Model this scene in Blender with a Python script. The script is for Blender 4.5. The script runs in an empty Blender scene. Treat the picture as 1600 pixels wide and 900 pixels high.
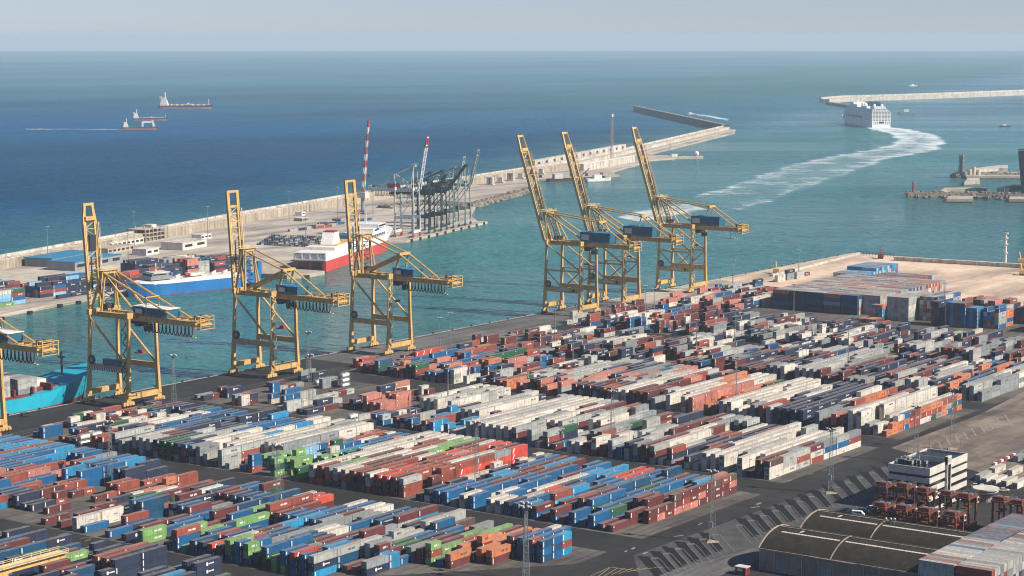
import bpy, bmesh, math, random
import numpy as np
from mathutils import Vector, Matrix

# ------------------------------------------------------------------ camera, light, exposure
SC = bpy.context.scene
COL = SC.collection
TH = math.radians(35.3)          # the yard's rows run along +Y, the camera looks TH to their left
FPX = 3200.0                     # focal length in pixels of the 1600 px wide photograph
PITCH = math.atan(392 / FPX)
CAMH = 183.0
cam_d = bpy.data.cameras.new('camera'); cam = bpy.data.objects.new('camera', cam_d); COL.objects.link(cam)
cam.location = (0, 0, CAMH); cam.rotation_euler = (math.radians(90) - PITCH, 0, TH)
cam_d.sensor_width = 36; cam_d.lens = 36 * FPX / 1600; cam_d.clip_start = 1; cam_d.clip_end = 60000
SC.camera = cam
RV = np.array([math.cos(TH), math.sin(TH), 0]); FV = np.array([-math.sin(TH), math.cos(TH), 0])
FW = FV * math.cos(PITCH) - np.array([0, 0, math.sin(PITCH)]); UP = FV * math.sin(PITCH) + np.array([0, 0, math.cos(PITCH)])
CP = np.array([0, 0, CAMH])

def at(u, v, z=0.0):             # a point on level z, from where the photograph shows it
    d = FW * FPX + RV * (u - 800) - UP * (v - 450)
    p = CP + d * ((z - CAMH) / d[2]); return float(p[0]), float(p[1])

SUN_AZ, SUN_EL = math.radians(22), math.radians(39)
sd = RV * math.cos(SUN_AZ) - FV * math.sin(SUN_AZ)
SUN = Vector((sd[0] * math.cos(SUN_EL), sd[1] * math.cos(SUN_EL), math.sin(SUN_EL)))
w = bpy.data.worlds.new('World'); SC.world = w; w.use_nodes = True
nt = w.node_tree; nt.nodes.clear()
sky = nt.nodes.new('ShaderNodeTexSky'); sky.sky_type = 'NISHITA'; sky.sun_disc = False
sky.sun_elevation = SUN_EL; sky.sun_rotation = math.atan2(SUN.x, SUN.y); sky.altitude = 1200; sky.air_density = 0.75; sky.dust_density = 0.5; sky.ozone_density = 5.0
bg = nt.nodes.new('ShaderNodeBackground'); bg.inputs['Strength'].default_value = 0.07
wo = nt.nodes.new('ShaderNodeOutputWorld')
tint = nt.nodes.new('ShaderNodeMix'); tint.data_type = 'RGBA'; tint.blend_type = 'MULTIPLY'; tint.inputs[0].default_value = 1.0; tint.inputs[7].default_value = (1.08, 0.975, 1.03, 1)
nt.links.new(sky.outputs[0], tint.inputs[6]); nt.links.new(tint.outputs[2], bg.inputs[0]); nt.links.new(bg.outputs[0], wo.inputs[0])
sl = bpy.data.lights.new('sun', 'SUN'); sl.energy = 5.0; sl.angle = math.radians(0.5); sl.color = (1, 0.91, 0.78)
so = bpy.data.objects.new('sun', sl); COL.objects.link(so); so.rotation_euler = SUN.to_track_quat('Z', 'Y').to_euler()
SC.view_settings.view_transform = 'Standard'; SC.view_settings.look = 'None'; SC.view_settings.exposure = 0.5; SC.view_settings.gamma = 1.0
SC.view_settings.use_curve_mapping = False
SC.render.engine = 'CYCLES'
SC.cycles.use_denoising = True; SC.cycles.filter_width = 1.1; SC.cycles.max_bounces = 5; SC.cycles.diffuse_bounces = 2; SC.cycles.glossy_bounces = 2; SC.cycles.volume_bounces = 1; SC.cycles.transparent_max_bounces = 6
SC.cycles.caustics_reflective = False; SC.cycles.caustics_refractive = False
SEA = -2.6
rnd = random.Random(7)

# ------------------------------------------------------------------ materials
def srgb(h):
    c = [int(h[i:i + 2], 16) / 255 for i in (1, 3, 5)]
    return tuple(x / 12.92 if x <= 0.04045 else ((x + 0.055) / 1.055) ** 2.4 for x in c)

class NT:
    def __init__(s, name):
        s.m = bpy.data.materials.new(name); s.m.use_nodes = True; s.t = s.m.node_tree; s.t.nodes.clear()
        s.out = s.t.nodes.new('ShaderNodeOutputMaterial')
    def n(s, typ, props=None, **inp):
        k = s.t.nodes.new(typ)
        for a, b in (props or {}).items(): setattr(k, a, b)
        for a, b in inp.items():
            key = int(a[1:]) if a[0] == '_' and a[1:].isdigit() else a.replace('_', ' ')
            sock = k.inputs[key]
            if hasattr(b, 'is_output') and b.is_output: s.t.links.new(b, sock)
            else: sock.default_value = b
        return k
    def link(s, a, b): s.t.links.new(a, b)
    def mix(s, fac, a, b, mode='MIX'):
        k = s.t.nodes.new('ShaderNodeMix'); k.data_type = 'RGBA'; k.blend_type = mode
        for sock, v in ((k.inputs[0], fac), (k.inputs[6], a), (k.inputs[7], b)):
            if hasattr(v, 'is_output') and v.is_output: s.t.links.new(v, sock)
            else: sock.default_value = (*v, 1) if isinstance(v, tuple) and len(v) == 3 else v
        return k.outputs[2]
    def ramp(s, fac, stops):
        k = s.t.nodes.new('ShaderNodeValToRGB'); s.t.links.new(fac, k.inputs[0]); e = k.color_ramp.elements
        while len(e) < len(stops): e.new(0.5)
        for i, (p, c) in enumerate(stops):
            e[i].position = p; e[i].color = (c, c, c, 1) if not isinstance(c, tuple) else (*c, 1)
        return k.outputs[0]
    def noise(s, scale, detail=3, vec=None, rough=0.55, sx=None):
        if vec is None: vec = s.t.nodes.new('ShaderNodeNewGeometry').outputs['Position']
        if sx:
            mp = s.n('ShaderNodeMapping', Vector=vec, Scale=sx); vec = mp.outputs[0]
        k = s.n('ShaderNodeTexNoise', Vector=vec, Scale=scale, Detail=detail, Roughness=rough); return k.outputs[0]
    def math(s, op, a, b=0.0, c=0.0):
        k = s.t.nodes.new('ShaderNodeMath'); k.operation = op
        for i, v in enumerate((a, b, c)):
            if hasattr(v, 'is_output') and v.is_output: s.t.links.new(v, k.inputs[i])
            else: k.inputs[i].default_value = v
        return k.outputs[0]
    def bsdf(s, color, rough=0.6, spec=0.4, metal=0.0, bump=None, bstr=0.3, bdist=0.1):
        k = s.t.nodes.new('ShaderNodeBsdfPrincipled')
        for nm, v in (('Base Color', color), ('Roughness', rough), ('Specular IOR Level', spec), ('Metallic', metal)):
            if hasattr(v, 'is_output') and v.is_output: s.t.links.new(v, k.inputs[nm])
            else: k.inputs[nm].default_value = (*v, 1) if isinstance(v, tuple) else v
        if bump is not None:
            b = s.n('ShaderNodeBump', Height=bump, Strength=bstr, Distance=bdist); s.t.links.new(b.outputs[0], k.inputs['Normal'])
        s.t.links.new(k.outputs[0], s.out.inputs[0]); return k

def paint(name, hexc, rough=0.55, wear=0.35, scale=0.6, dirt='#4a4036', spec=0.35, metal=0.0):
    t = NT(name); c = srgb(hexc); oc = t.n('ShaderNodeTexCoord').outputs['Object']
    v = t.ramp(t.noise(scale, 4, oc), [(0.3, 0.82), (0.7, 1.08)])
    col = t.mix(1.0, c, v, 'MULTIPLY')
    st = t.ramp(t.noise(1.0, 4, oc, sx=(2.2 * scale, 2.2 * scale, 0.25 * scale)), [(0.5, 0.0), (0.75, 1.0)])
    col = t.mix(t.math('MULTIPLY', st, wear), col, srgb(dirt))
    t.bsdf(col, rough, spec, metal); return t.m

def container_mat(name, src):
    t = NT(name)
    if src == 'object':
        oi = t.n('ShaderNodeObjectInfo'); c = oi.outputs['Color']; rv = oi.outputs['Random']
    else:
        c = t.n('ShaderNodeAttribute', {'attribute_name': 'paint'}).outputs['Color']
    geo = t.n('ShaderNodeNewGeometry'); pos = geo.outputs['Position']
    big = t.ramp(t.noise(0.35, 3, pos), [(0.3, 0.8), (0.72, 1.12)])
    col = t.mix(1.0, c, big, 'MULTIPLY')
    st = t.ramp(t.noise(1.0, 4, pos, sx=(1.5, 1.5, 0.16)), [(0.5, 0.0), (0.75, 0.7)])
    col = t.mix(st, col, srgb('#4d3b2e'))
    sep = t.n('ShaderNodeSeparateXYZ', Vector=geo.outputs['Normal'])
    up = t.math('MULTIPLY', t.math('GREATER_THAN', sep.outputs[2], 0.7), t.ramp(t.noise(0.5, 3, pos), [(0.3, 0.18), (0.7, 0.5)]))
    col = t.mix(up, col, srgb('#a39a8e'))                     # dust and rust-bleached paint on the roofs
    rib = t.n('ShaderNodeTexWave', {'wave_type': 'BANDS', 'bands_direction': 'DIAGONAL'}, Vector=pos, Scale=0.55, Distortion=0.0).outputs[0]
    t.bsdf(col, 0.55, 0.3, 0.0, rib, 0.25, 0.04); return t.m

def concrete(name, h1, h2, scale=0.08, joints=None, rough=0.85, streak=None, fine=0.15, patch=None):
    t = NT(name); a, b = srgb(h1), srgb(h2)
    f = t.ramp(t.noise(scale, 6, rough=0.6), [(0.32, 0.0), (0.68, 1.0)])
    col = t.mix(f, a, b)
    f2 = t.ramp(t.noise(scale * 9, 4), [(0.3, 1 - fine), (0.7, 1 + fine)]); col = t.mix(1.0, col, f2, 'MULTIPLY')
    if patch:
        vo = t.n('ShaderNodeTexVoronoi', {'distance': 'CHEBYCHEV'}, Vector=t.n('ShaderNodeNewGeometry').outputs['Position'], Scale=patch).outputs['Color']
        col = t.mix(1.0, col, t.ramp(t.n('ShaderNodeSeparateXYZ', Vector=vo).outputs[0], [(0.1, 0.84), (0.9, 1.16)]), 'MULTIPLY')
        ty = t.ramp(t.noise(1.0, 6, t.n('ShaderNodeMapping', Vector=t.n('ShaderNodeNewGeometry').outputs['Position'], Rotation=(0, 0, 0.06)).outputs[0], 0.7, sx=(0.9, 0.02, 1)), [(0.52, 0.0), (0.72, 0.55)]); col = t.mix(ty, col, srgb('#1d1d1e'))
        oil = t.ramp(t.noise(0.35, 5, rough=0.7), [(0.62, 0.0), (0.72, 0.6)]); col = t.mix(oil, col, srgb('#161616'))
    if streak:
        s1 = t.ramp(t.noise(1.0, 5, sx=streak), [(0.45, 0.0), (0.7, 0.6)]); col = t.mix(s1, col, srgb('#2a2826'))
    if joints:
        br = t.n('ShaderNodeTexBrick', {'offset': 0.0}, Vector=t.t.nodes.new('ShaderNodeNewGeometry').outputs['Position'], Color1=(1, 1, 1, 1), Color2=(0.9, 0.9, 0.9, 1), Mortar=(0.55, 0.55, 0.55, 1), Scale=1.0, Mortar_Size=0.12)
        br.inputs['Brick Width'].default_value = joints; br.inputs['Row Height'].default_value = joints
        col = t.mix(1.0, col, br.outputs[0], 'MULTIPLY')
    t.bsdf(col, rough, 0.25); return t.m

M = {}
M['yellow'] = paint('yellow_crane_paint', '#cfa968', 0.5, 0.6, 0.35, '#7d5f3c')
M['yellow_rail'] = paint('yellow_rail_paint', '#e2cb98', 0.5, 0.3, 0.5)
M['white'] = paint('white_paint', '#e6e3dc', 0.5, 0.25, 0.3, '#8b7e70')
M['offwhite'] = paint('aged_white_paint', '#cfcac0', 0.6, 0.35, 0.3, '#84786a')
M['black'] = paint('black_rubber', '#191a1b', 0.6, 0.2)
M['dark'] = paint('dark_steel', '#33363a', 0.55, 0.3, 1.0)
M['steel'] = paint('galvanised_steel', '#8d9291', 0.45, 0.3, 0.8, '#5b5148', 0.5, 0.3)
M['teal'] = paint('teal_blue_sheet', '#1f5f78', 0.5, 0.25, 0.3, '#15323d')
M['blue'] = paint('blue_hull_paint', '#1f6fae', 0.5, 0.25, 0.05, '#1c4668')
M['blueroof'] = paint('blue_roof_sheet', '#2f7fa8', 0.5, 0.25, 0.2)
M['shipglass'] = paint('balcony_glass_and_cabin_fronts', '#56626c', 0.3, 0.1, 0.2)
M['shipwhite'] = paint('bright_ship_white', '#f4f3f0', 0.45, 0.08, 0.05)
M['cyan'] = paint('cyan_hull_paint', '#1fa6bf', 0.45, 0.3, 0.08, '#3a6a70')
M['redhull'] = paint('red_hull_paint', '#c0453f', 0.5, 0.25, 0.05, '#7c3430')
M['maroonhull'] = paint('maroon_boot_paint', '#7a2f33', 0.6, 0.4, 0.1)
M['palepink'] = paint('faded_pink_mast_paint', '#c4978c', 0.6, 0.3, 0.5)
M['pinkboot'] = paint('faded_red_boot', '#b4625a', 0.6, 0.3, 0.1)
M['navyhull'] = paint('navy_hull_paint', '#2a4668', 0.5, 0.2, 0.05)
M['greenhull'] = paint('green_hull_paint', '#2a5c48', 0.5, 0.2, 0.05)
M['red'] = paint('red_paint', '#b02c30', 0.5, 0.25, 0.4)
M['orange'] = paint('orange_red_machine_paint', '#7a3f29', 0.5, 0.4, 0.4, '#3a251b')
M['grey'] = paint('grey_paint', '#8b8f90', 0.6, 0.3, 0.4)
M['cranewhite'] = paint('pale_grey_crane_paint', '#c9cbc8', 0.5, 0.3, 0.2)
M['cranegreen'] = paint('dark_green_crane_paint', '#1f3a3a', 0.5, 0.3, 0.2)
M['palegreen'] = paint('grey_green_crane_paint', '#93a29c', 0.5, 0.3, 0.2)
M['glass'] = paint('dark_window_glass', '#12161a', 0.15, 0.1, 1.0, '#0c0e10', 0.6)
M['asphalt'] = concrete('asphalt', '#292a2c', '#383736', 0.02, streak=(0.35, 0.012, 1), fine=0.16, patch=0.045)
M['pad'] = concrete('stained_concrete_pad', '#55524f', '#716b64', 0.03, joints=12.4, streak=(0.5, 0.02, 1), patch=0.08)
M['quayconc'] = concrete('quay_concrete', '#b9ac9a', '#948a7d', 0.05)
M['farconc'] = concrete('pale_yard_concrete', '#bfb5a8', '#a39a8e', 0.012, streak=(0.05, 0.01, 1))
M['sand'] = concrete('sandy_fill', '#dcc6b0', '#c4ac94', 0.02, streak=(0.03, 0.008, 1))
M['brown'] = concrete('dusty_worn_pavement', '#8a7d70', '#6f665d', 0.02, streak=(0.12, 0.02, 1), patch=0.05)
M['seawall'] = concrete('sea_wall_stone', '#b5a895', '#998c7b', 0.06, streak=(0.3, 0.3, 0.03))
M['walltop'] = concrete('pale_wall_top', '#cdc5b8', '#b5ac9f', 0.03, fine=0.22, streak=(0.25, 0.25, 0.05))
M['rock'] = concrete('breakwater_rock', '#8f8577', '#5f584f', 0.25, fine=0.35)
M['shaderock'] = concrete('shade_dark_blocks', '#57585a', '#3f4246', 0.12, fine=0.3)  # the far arm's shaded side, put into its block colour
M['officewall'] = concrete('ribbed_concrete_cladding', '#d2cdc3', '#bab4aa', 0.12, fine=0.08)
M['shedwall'] = concrete('old_render', '#968a7a', '#786e61', 0.15)
M['darkstain'] = concrete('fresh_dark_asphalt', '#17181a', '#1e1f20', 0.1)
M['baygrey'] = concrete('scuffed_grey_asphalt', '#3f4042', '#545453', 0.12, fine=0.3)
M['apron'] = concrete('haze_paled_apron', '#5a5a5b', '#77736e', 0.015, streak=(0.3, 0.012, 1), patch=0.05)  # farther quay: lightening by distance haze put into the grey
M['lane'] = concrete('worn_grey_asphalt', '#5c5c5c', '#6a6866', 0.04, streak=(0.4, 0.03, 1))
M['line'] = paint('worn_white_road_paint', '#8b8986', 0.85, 0.6, 2.0, '#666461')
M['yline'] = paint('worn_yellow_road_paint', '#b8a777', 0.8, 0.5, 2.0, '#666461')
M['rackgreen'] = paint('green_rack_paint', '#3f7d3a', 0.5, 0.4, 0.8)
M['cont_obj'] = container_mat('container_paint', 'object')
M['cont_att'] = container_mat('container_paint_of_stack', 'attr')
M['mark'] = paint('white_container_lettering', '#e8e6e0', 0.6, 0.1)
M['darkmark'] = paint('dark_container_lettering', '#59636b', 0.6, 0.1)

def shed_roof_mat():
    t = NT('weathered_fibre_cement_roof'); pos = t.n('ShaderNodeNewGeometry').outputs['Position']
    f = t.ramp(t.noise(0.25, 6, pos), [(0.3, 0.0), (0.7, 1.0)]); col = t.mix(f, srgb('#2b2822'), srgb('#3d382f'))
    br = t.n('ShaderNodeTexBrick', {'offset': 0.0}, Vector=t.n('ShaderNodeTexCoord').outputs['Object'], Color1=(1, 1, 1, 1), Color2=(0.86, 0.86, 0.86, 1), Mortar=(0.62, 0.62, 0.62, 1), Scale=1.0, Mortar_Size=0.03)
    br.inputs['Brick Width'].default_value = 1.0; br.inputs['Row Height'].default_value = 1.6
    col = t.mix(1.0, col, br.outputs[0], 'MULTIPLY')
    m = t.ramp(t.noise(0.6, 5, pos), [(0.55, 0.0), (0.75, 0.5)]); col = t.mix(m, col, srgb('#4a4536'))
    t.bsdf(col, 0.9, 0.2); return t.m
M['shedroof'] = shed_roof_mat()

def water_mat():
    t = NT('sea_water'); pos = t.n('ShaderNodeNewGeometry').outputs['Position']
    sep = t.n('ShaderNodeSeparateXYZ', Vector=pos)
    # silty teal water inside the breakwater and off the river side, clearer blue outside
    side = t.math('ADD', t.math('MULTIPLY', t.math('ADD', sep.outputs[0], 1330.0), 0.958), t.math('MULTIPLY', t.math('ADD', sep.outputs[1], -1080.0), 0.285))
    wob = t.math('MULTIPLY', t.math('ADD', t.noise(0.0012, 4, pos), -0.5), 500.0)
    f = t.n('ShaderNodeMapRange', {'interpolation_type': 'SMOOTHSTEP'}, Value=t.math('ADD', side, wob), From_Min=-250.0, From_Max=120.0).outputs[0]
    col = t.mix(f, srgb('#075079'), srgb('#306d6c'))
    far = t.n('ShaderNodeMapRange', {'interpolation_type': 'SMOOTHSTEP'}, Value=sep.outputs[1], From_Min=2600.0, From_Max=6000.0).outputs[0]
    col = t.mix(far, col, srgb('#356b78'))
    cur = t.ramp(t.noise(1.0, 5, pos, 0.6, sx=(0.0012, 0.0005, 1)), [(0.35, 0.75), (0.65, 1.3)])
    col = t.mix(1.0, col, cur, 'MULTIPLY')
    mp = t.n('ShaderNodeMapping', Vector=pos, Rotation=(0, 0, -TH))            # wind waves running towards the shore
    swell = t.noise(1.0, 3, mp.outputs[0], 0.55, sx=(0.028, 0.07, 1)); chop = t.noise(1.0, 3, mp.outputs[0], 0.6, sx=(0.11, 0.24, 1))
    hgt = t.math('MULTIPLY_ADD', chop, 5.5, t.math('MULTIPLY', swell, 13.0))
    slick = t.noise(1.0, 4, mp.outputs[0], 0.55, sx=(0.0011, 0.0045, 1))
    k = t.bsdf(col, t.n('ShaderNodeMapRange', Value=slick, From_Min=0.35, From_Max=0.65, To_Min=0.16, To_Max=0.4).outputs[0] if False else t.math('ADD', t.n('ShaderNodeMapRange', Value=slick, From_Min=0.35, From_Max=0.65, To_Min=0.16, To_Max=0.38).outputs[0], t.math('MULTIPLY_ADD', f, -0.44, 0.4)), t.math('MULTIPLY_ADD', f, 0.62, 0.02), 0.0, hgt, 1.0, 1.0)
    k.inputs['IOR'].default_value = 1.33
    return t.m
M['water'] = water_mat()

def foam_mat(name='sea_foam', dens=0.5):
    t = NT(name); pos = t.n('ShaderNodeNewGeometry').outputs['Position']
    mp = t.n('ShaderNodeMapping', Vector=pos, Rotation=(0, 0, -TH)); a = t.noise(1.0, 7, mp.outputs[0], 0.72, sx=(0.045, 0.05, 1)); b = t.noise(0.01, 3, pos)
    e = t.n('ShaderNodeAttribute', {'attribute_name': 'edge'}).outputs['Fac']
    v = t.math('ADD', t.math('MULTIPLY_ADD', b, 0.5, a), t.math('MULTIPLY', e, 0.2))
    al = t.n('ShaderNodeMapRange', Value=v, From_Min=1.02 - 0.5 * dens, From_Max=1.36 - 0.5 * dens, To_Min=0.0, To_Max=0.9).outputs[0]
    al = t.math('MAXIMUM', al, t.math('MULTIPLY', t.n('ShaderNodeAttribute', {'attribute_name': 'body'}).outputs['Fac'], t.math('MULTIPLY_ADD', a, 1.4, 0.3))); k = t.bsdf((0.66, 0.76, 0.78), 0.9, 0.1); t.link(al, k.inputs['Alpha']); return t.m
M['foam'] = foam_mat(dens=0.86)

# ------------------------------------------------------------------ mesh helpers
class MB:
    def __init__(s): s.v = []; s.f = []; s.mi = []; s.mats = []; s.cur = 0
    def mat(s, m):
        if m not in s.mats: s.mats.append(m)
        s.cur = s.mats.index(m); return s
    def add(s, vs, fs):
        b = len(s.v); s.v += [tuple(p) for p in vs]
        for f in fs: s.f.append([b + i for i in f]); s.mi.append(s.cur)
        return s
    def box(s, x0, x1, y0, y1, z0, z1):
        return s.add([(x0, y0, z0), (x1, y0, z0), (x1, y1, z0), (x0, y1, z0), (x0, y0, z1), (x1, y0, z1), (x1, y1, z1), (x0, y1, z1)],
                     [(0, 3, 2, 1), (4, 5, 6, 7), (0, 1, 5, 4), (1, 2, 6, 5), (2, 3, 7, 6), (3, 0, 4, 7)])
    def beam(s, p, q, w, h, w2=None, h2=None):
        p, q = Vector(p), Vector(q); d = (q - p).normalized()
        ref = Vector((0, 0, 1)) if abs(d.z) < 0.95 else Vector((0, 1, 0))
        sx = d.cross(ref).normalized(); sz = sx.cross(d).normalized(); w2 = w2 or w; h2 = h2 or h
        vs = [p + sx * a * w / 2 + sz * b * h / 2 for a, b in ((-1, -1), (1, -1), (1, 1), (-1, 1))] + [q + sx * a * w2 / 2 + sz * b * h2 / 2 for a, b in ((-1, -1), (1, -1), (1, 1), (-1, 1))]
        return s.add(vs, [(3, 2, 1, 0), (4, 5, 6, 7), (0, 1, 5, 4), (1, 2, 6, 5), (2, 3, 7, 6), (3, 0, 4, 7)])
    def tube(s, p, q, r, n=6, r2=None, caps=True):
        p, q = Vector(p), Vector(q); d = (q - p).normalized(); r2 = r if r2 is None else r2
        ref = Vector((0, 0, 1)) if abs(d.z) < 0.95 else Vector((0, 1, 0))
        a = d.cross(ref).normalized(); b = a.cross(d)
        vs = []
        for c, rr in ((p, r), (q, r2)):
            for i in range(n):
                t = 2 * math.pi * i / n; vs.append(c + a * math.cos(t) * rr + b * math.sin(t) * rr)
        fs = [(i, (i + 1) % n, n + (i + 1) % n, n + i) for i in range(n)]
        if caps: fs += [tuple(range(n - 1, -1, -1)), tuple(range(n, 2 * n))]
        return s.add(vs, fs)
    def prism(s, poly, z0, z1):
        n = len(poly)
        area = sum(poly[i][0] * poly[(i + 1) % n][1] - poly[(i + 1) % n][0] * poly[i][1] for i in range(n))
        if area < 0: poly = poly[::-1]
        vs = [(x, y, z0) for x, y in poly] + [(x, y, z1) for x, y in poly]
        return s.add(vs, [tuple(range(n - 1, -1, -1)), tuple(range(n, 2 * n))] + [(i, (i + 1) % n, n + (i + 1) % n, n + i) for i in range(n)])
    def sphere(s, c, r, n=8, m=5, sz=1.0):
        vs = [(c[0], c[1], c[2] - r * sz)]
        for j in range(1, m):
            t = math.pi * j / m
            for i in range(n):
                a = 2 * math.pi * i / n; vs.append((c[0] + r * math.sin(t) * math.cos(a), c[1] + r * math.sin(t) * math.sin(a), c[2] - r * sz * math.cos(t)))
        vs.append((c[0], c[1], c[2] + r * sz)); fs = [(0, 1 + (i + 1) % n, 1 + i) for i in range(n)]
        for j in range(m - 2):
            for i in range(n):
                a = 1 + j * n + i; b = 1 + j * n + (i + 1) % n; fs.append((a, b, b + n, a + n))
        L = len(vs) - 1; o = 1 + (m - 2) * n
        fs += [(L, o + i, o + (i + 1) % n) for i in range(n)]
        return s.add(vs, fs)
    def mesh(s, name):
        me = bpy.data.meshes.new(name); me.from_pydata(s.v, [], s.f)
        for m in s.mats: me.materials.append(m)
        if len(s.mats) > 1: me.polygons.foreach_set('material_index', s.mi)
        me.update(); return me
    def obj(s, name, parent=None, mat=None, loc=None, rz=0.0):
        if mat is not None and not s.mats: s.mats = [mat]
        o = bpy.data.objects.new(name, s.mesh(name)); COL.objects.link(o)
        if parent is not None: o.parent = parent
        if loc is not None: o.location = loc
        if rz: o.rotation_euler = (0, 0, rz)
        return o

def mb(m): return MB().mat(M[m])

def tag(o, label=None, cat=None, group=None, kind=None):
    for k, v in (('label', label), ('category', cat), ('group', group), ('kind', kind)):
        if v: o[k] = v
    return o

def thing(name, label, cat, loc=(0, 0, 0), rz=0.0, group=None):
    o = bpy.data.objects.new(name, None); COL.objects.link(o); o.location = loc; o.rotation_euler = (0, 0, rz); o.empty_display_size = 1
    return tag(o, label, cat, group)

def copy_tree(o, parent=None):
    c = o.copy(); COL.objects.link(c)
    if parent is not None: c.parent = parent
    for ch in list(o.children): copy_tree(ch, c)
    return c

def struct(name, b, mat=None):
    return tag(b.obj(name, mat=mat), kind='structure')

# ------------------------------------------------------------------ the setting: water, air, ground
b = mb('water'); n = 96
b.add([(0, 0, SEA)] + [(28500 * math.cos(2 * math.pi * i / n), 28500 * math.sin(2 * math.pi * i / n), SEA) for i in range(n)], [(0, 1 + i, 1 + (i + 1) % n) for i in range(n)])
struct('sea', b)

t = NT('haze_air')
vol = t.n('ShaderNodeVolumePrincipled'); vol.inputs['Color'].default_value = (0.67, 0.82, 0.95, 1); vol.inputs['Density'].default_value = 5.5e-5; vol.inputs['Anisotropy'].default_value = 0.0
t.link(vol.outputs[0], t.out.inputs['Volume'])
hz = MB().mat(t.m); hz.box(-30000, 30000, -30000, 30000, SEA - 8, CAMH + 30); hz = hz.obj('haze'); tag(hz, kind='stuff')

def sheet(name, poly, z, m):
    area = sum(poly[i][0] * poly[(i + 1) % len(poly)][1] - poly[(i + 1) % len(poly)][0] * poly[i][1] for i in range(len(poly)))
    if area < 0: poly = poly[::-1]
    return struct(name, mb(m).add([(x, y, z) for x, y in poly], [tuple(range(len(poly)))]))
def strips(name, quads, z, m):
    b = mb(m)
    for q in quads:
        ar = sum(q[i][0] * q[(i + 1) % 4][1] - q[(i + 1) % 4][0] * q[i][1] for i in range(4))
        if ar < 0: q = q[::-1]
        b.add([(x, y, z) for x, y in q], [(0, 1, 2, 3)])
    return struct(name, b)

QX = -769.0
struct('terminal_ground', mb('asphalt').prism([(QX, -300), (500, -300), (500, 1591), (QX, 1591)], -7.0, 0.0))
strips('quay_edge', [[(QX, 300), (QX + 1.4, 300), (QX + 1.4, 1200), (QX, 1200)], [(QX, 1200), (QX + 2.0, 1200), (QX + 2.0, 1591), (QX, 1591)]], 0.012, 'quayconc')
BY = [411.0, 515.5, 630.0, 744.5, 858.0, 970.0, 1082.0, 1194.0]
for i, y0 in enumerate(BY):
    x1 = (-404, -386, -386, -388, -388, -388, -388, -388)[i]
    if i == 1:
        sheet('container_pad', [(-722, y0 - 2), (-448, y0 - 2), (-410, 556), (-386, 584), (x1, y0 + 89), (-722, y0 + 89)], 0.004, 'pad')
    else:
        sheet('container_pad', [(-722, y0 - 2), (x1, y0 - 2), (x1, y0 + 89), (-722, y0 + 89)], 0.004, 'pad')
sheet('sandy_ground', [(QX + 2, 1352), (-690, 1332), (-560, 1318), (500, 1250), (500, 1588), (QX + 2, 1588)], 0.006, 'sand')
sheet('worn_pavement', [at(1392, 700), at(1530, 648), at(1700, 560), (300, 900), (300, 760), at(1545, 742), at(1475, 722)], 0.005, 'brown')
sheet('service_road', [(-352, 520), (-338, 520), (-336, 690), (-341, 760), (-350, 830), (-362, 830)], 0.005, 'lane')
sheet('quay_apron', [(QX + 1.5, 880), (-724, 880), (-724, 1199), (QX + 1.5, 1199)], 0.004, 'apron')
sheet('far_apron', [(QX + 2, 1200), (-716, 1200), (-716, 1350), (QX + 2, 1354)], 0.005, 'farconc')
# crane rails in the quay
strips('crane_rail', [[(x - 0.35, 300), (x + 0.35, 300), (x + 0.35, 1400), (x - 0.35, 1400)] for x in (-764.6, -737.0)], 0.008, 'darkstain')
# quay lane lines
strips('lane_marking', [[(x - 0.12, 400), (x + 0.12, 400), (x + 0.12, 1250), (x - 0.12, 1250)] for x in (-731.5, -727)], 0.008, 'line')

# diagonal truck bays by the service road
dark, white, letters = [], [], []
for i in range(21):
    if i == 6: continue
    u, v = 1004 + 19.1 * i, 868 - 7.35 * i
    k = 1 - 0.012 * i
    T = at(u, v); B = at(u + 29 * k, v + 33 * k); dx, dy = B[0] - T[0], B[1] - T[1]; L = math.hypot(dx, dy); d = (dx / L, dy / L); nn = (-d[1], d[0])
    P = lambda a, s: (T[0] + d[0] * a + nn[0] * s, T[1] + d[1] * a + nn[1] * s)
    if i not in (7,):
        j = rnd.uniform(-1.5, 1.5)
        dark.append([P(0, -2.1), P(L, -2.1), P(L, -0.1), P(0, -0.1)])
        dark.append([P(2.0 + j, -0.1), P(L - 3, -0.1), P(L - 3, 1.85), P(2.0 + j, 1.85)])
    for s in (1.9, 5.0):
        white.append([P(5, s - .07), P(L + 1, s - .07), P(L + 1, s + .07), P(5, s + .07)])
    white.append([P(5, 1.9), P(5.25, 1.9), P(5.25, 5.0), P(5, 5.0)])
    for s in (2.3, 3.0, 3.7, 4.3):
        letters.append([P(3.6, s), P(4.5, s), P(4.5, s + .42), P(3.6, s + .42)])
sheet('bay_ground', [at(1000, 905), at(990, 868), at(1400, 722), at(1450, 760), at(1200, 850)], 0.007, 'baygrey')
strips('dark_bay_strip', dark, 0.009, 'darkstain'); strips('bay_outline', white, 0.013, 'line'); strips('bay_number', letters, 0.013, 'line')
q = []
for i in range(9):
    a, c = at(930 + 12 * i, 903 - 2.2 * i), at(952 + 12 * i, 888 - 0.2 * i)
    q.append([a, (a[0] + .25, a[1]), (c[0] + .25, c[1]), c])
for p0, p1 in ((at(918, 902), at(953, 886)), (at(953, 886), at(1000, 893))): q.append([p0, (p0[0] + .2, p0[1] + .3), (p1[0] + .2, p1[1] + .3), p1])
strips('hatched_marking', q, 0.013, 'yline')
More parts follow.
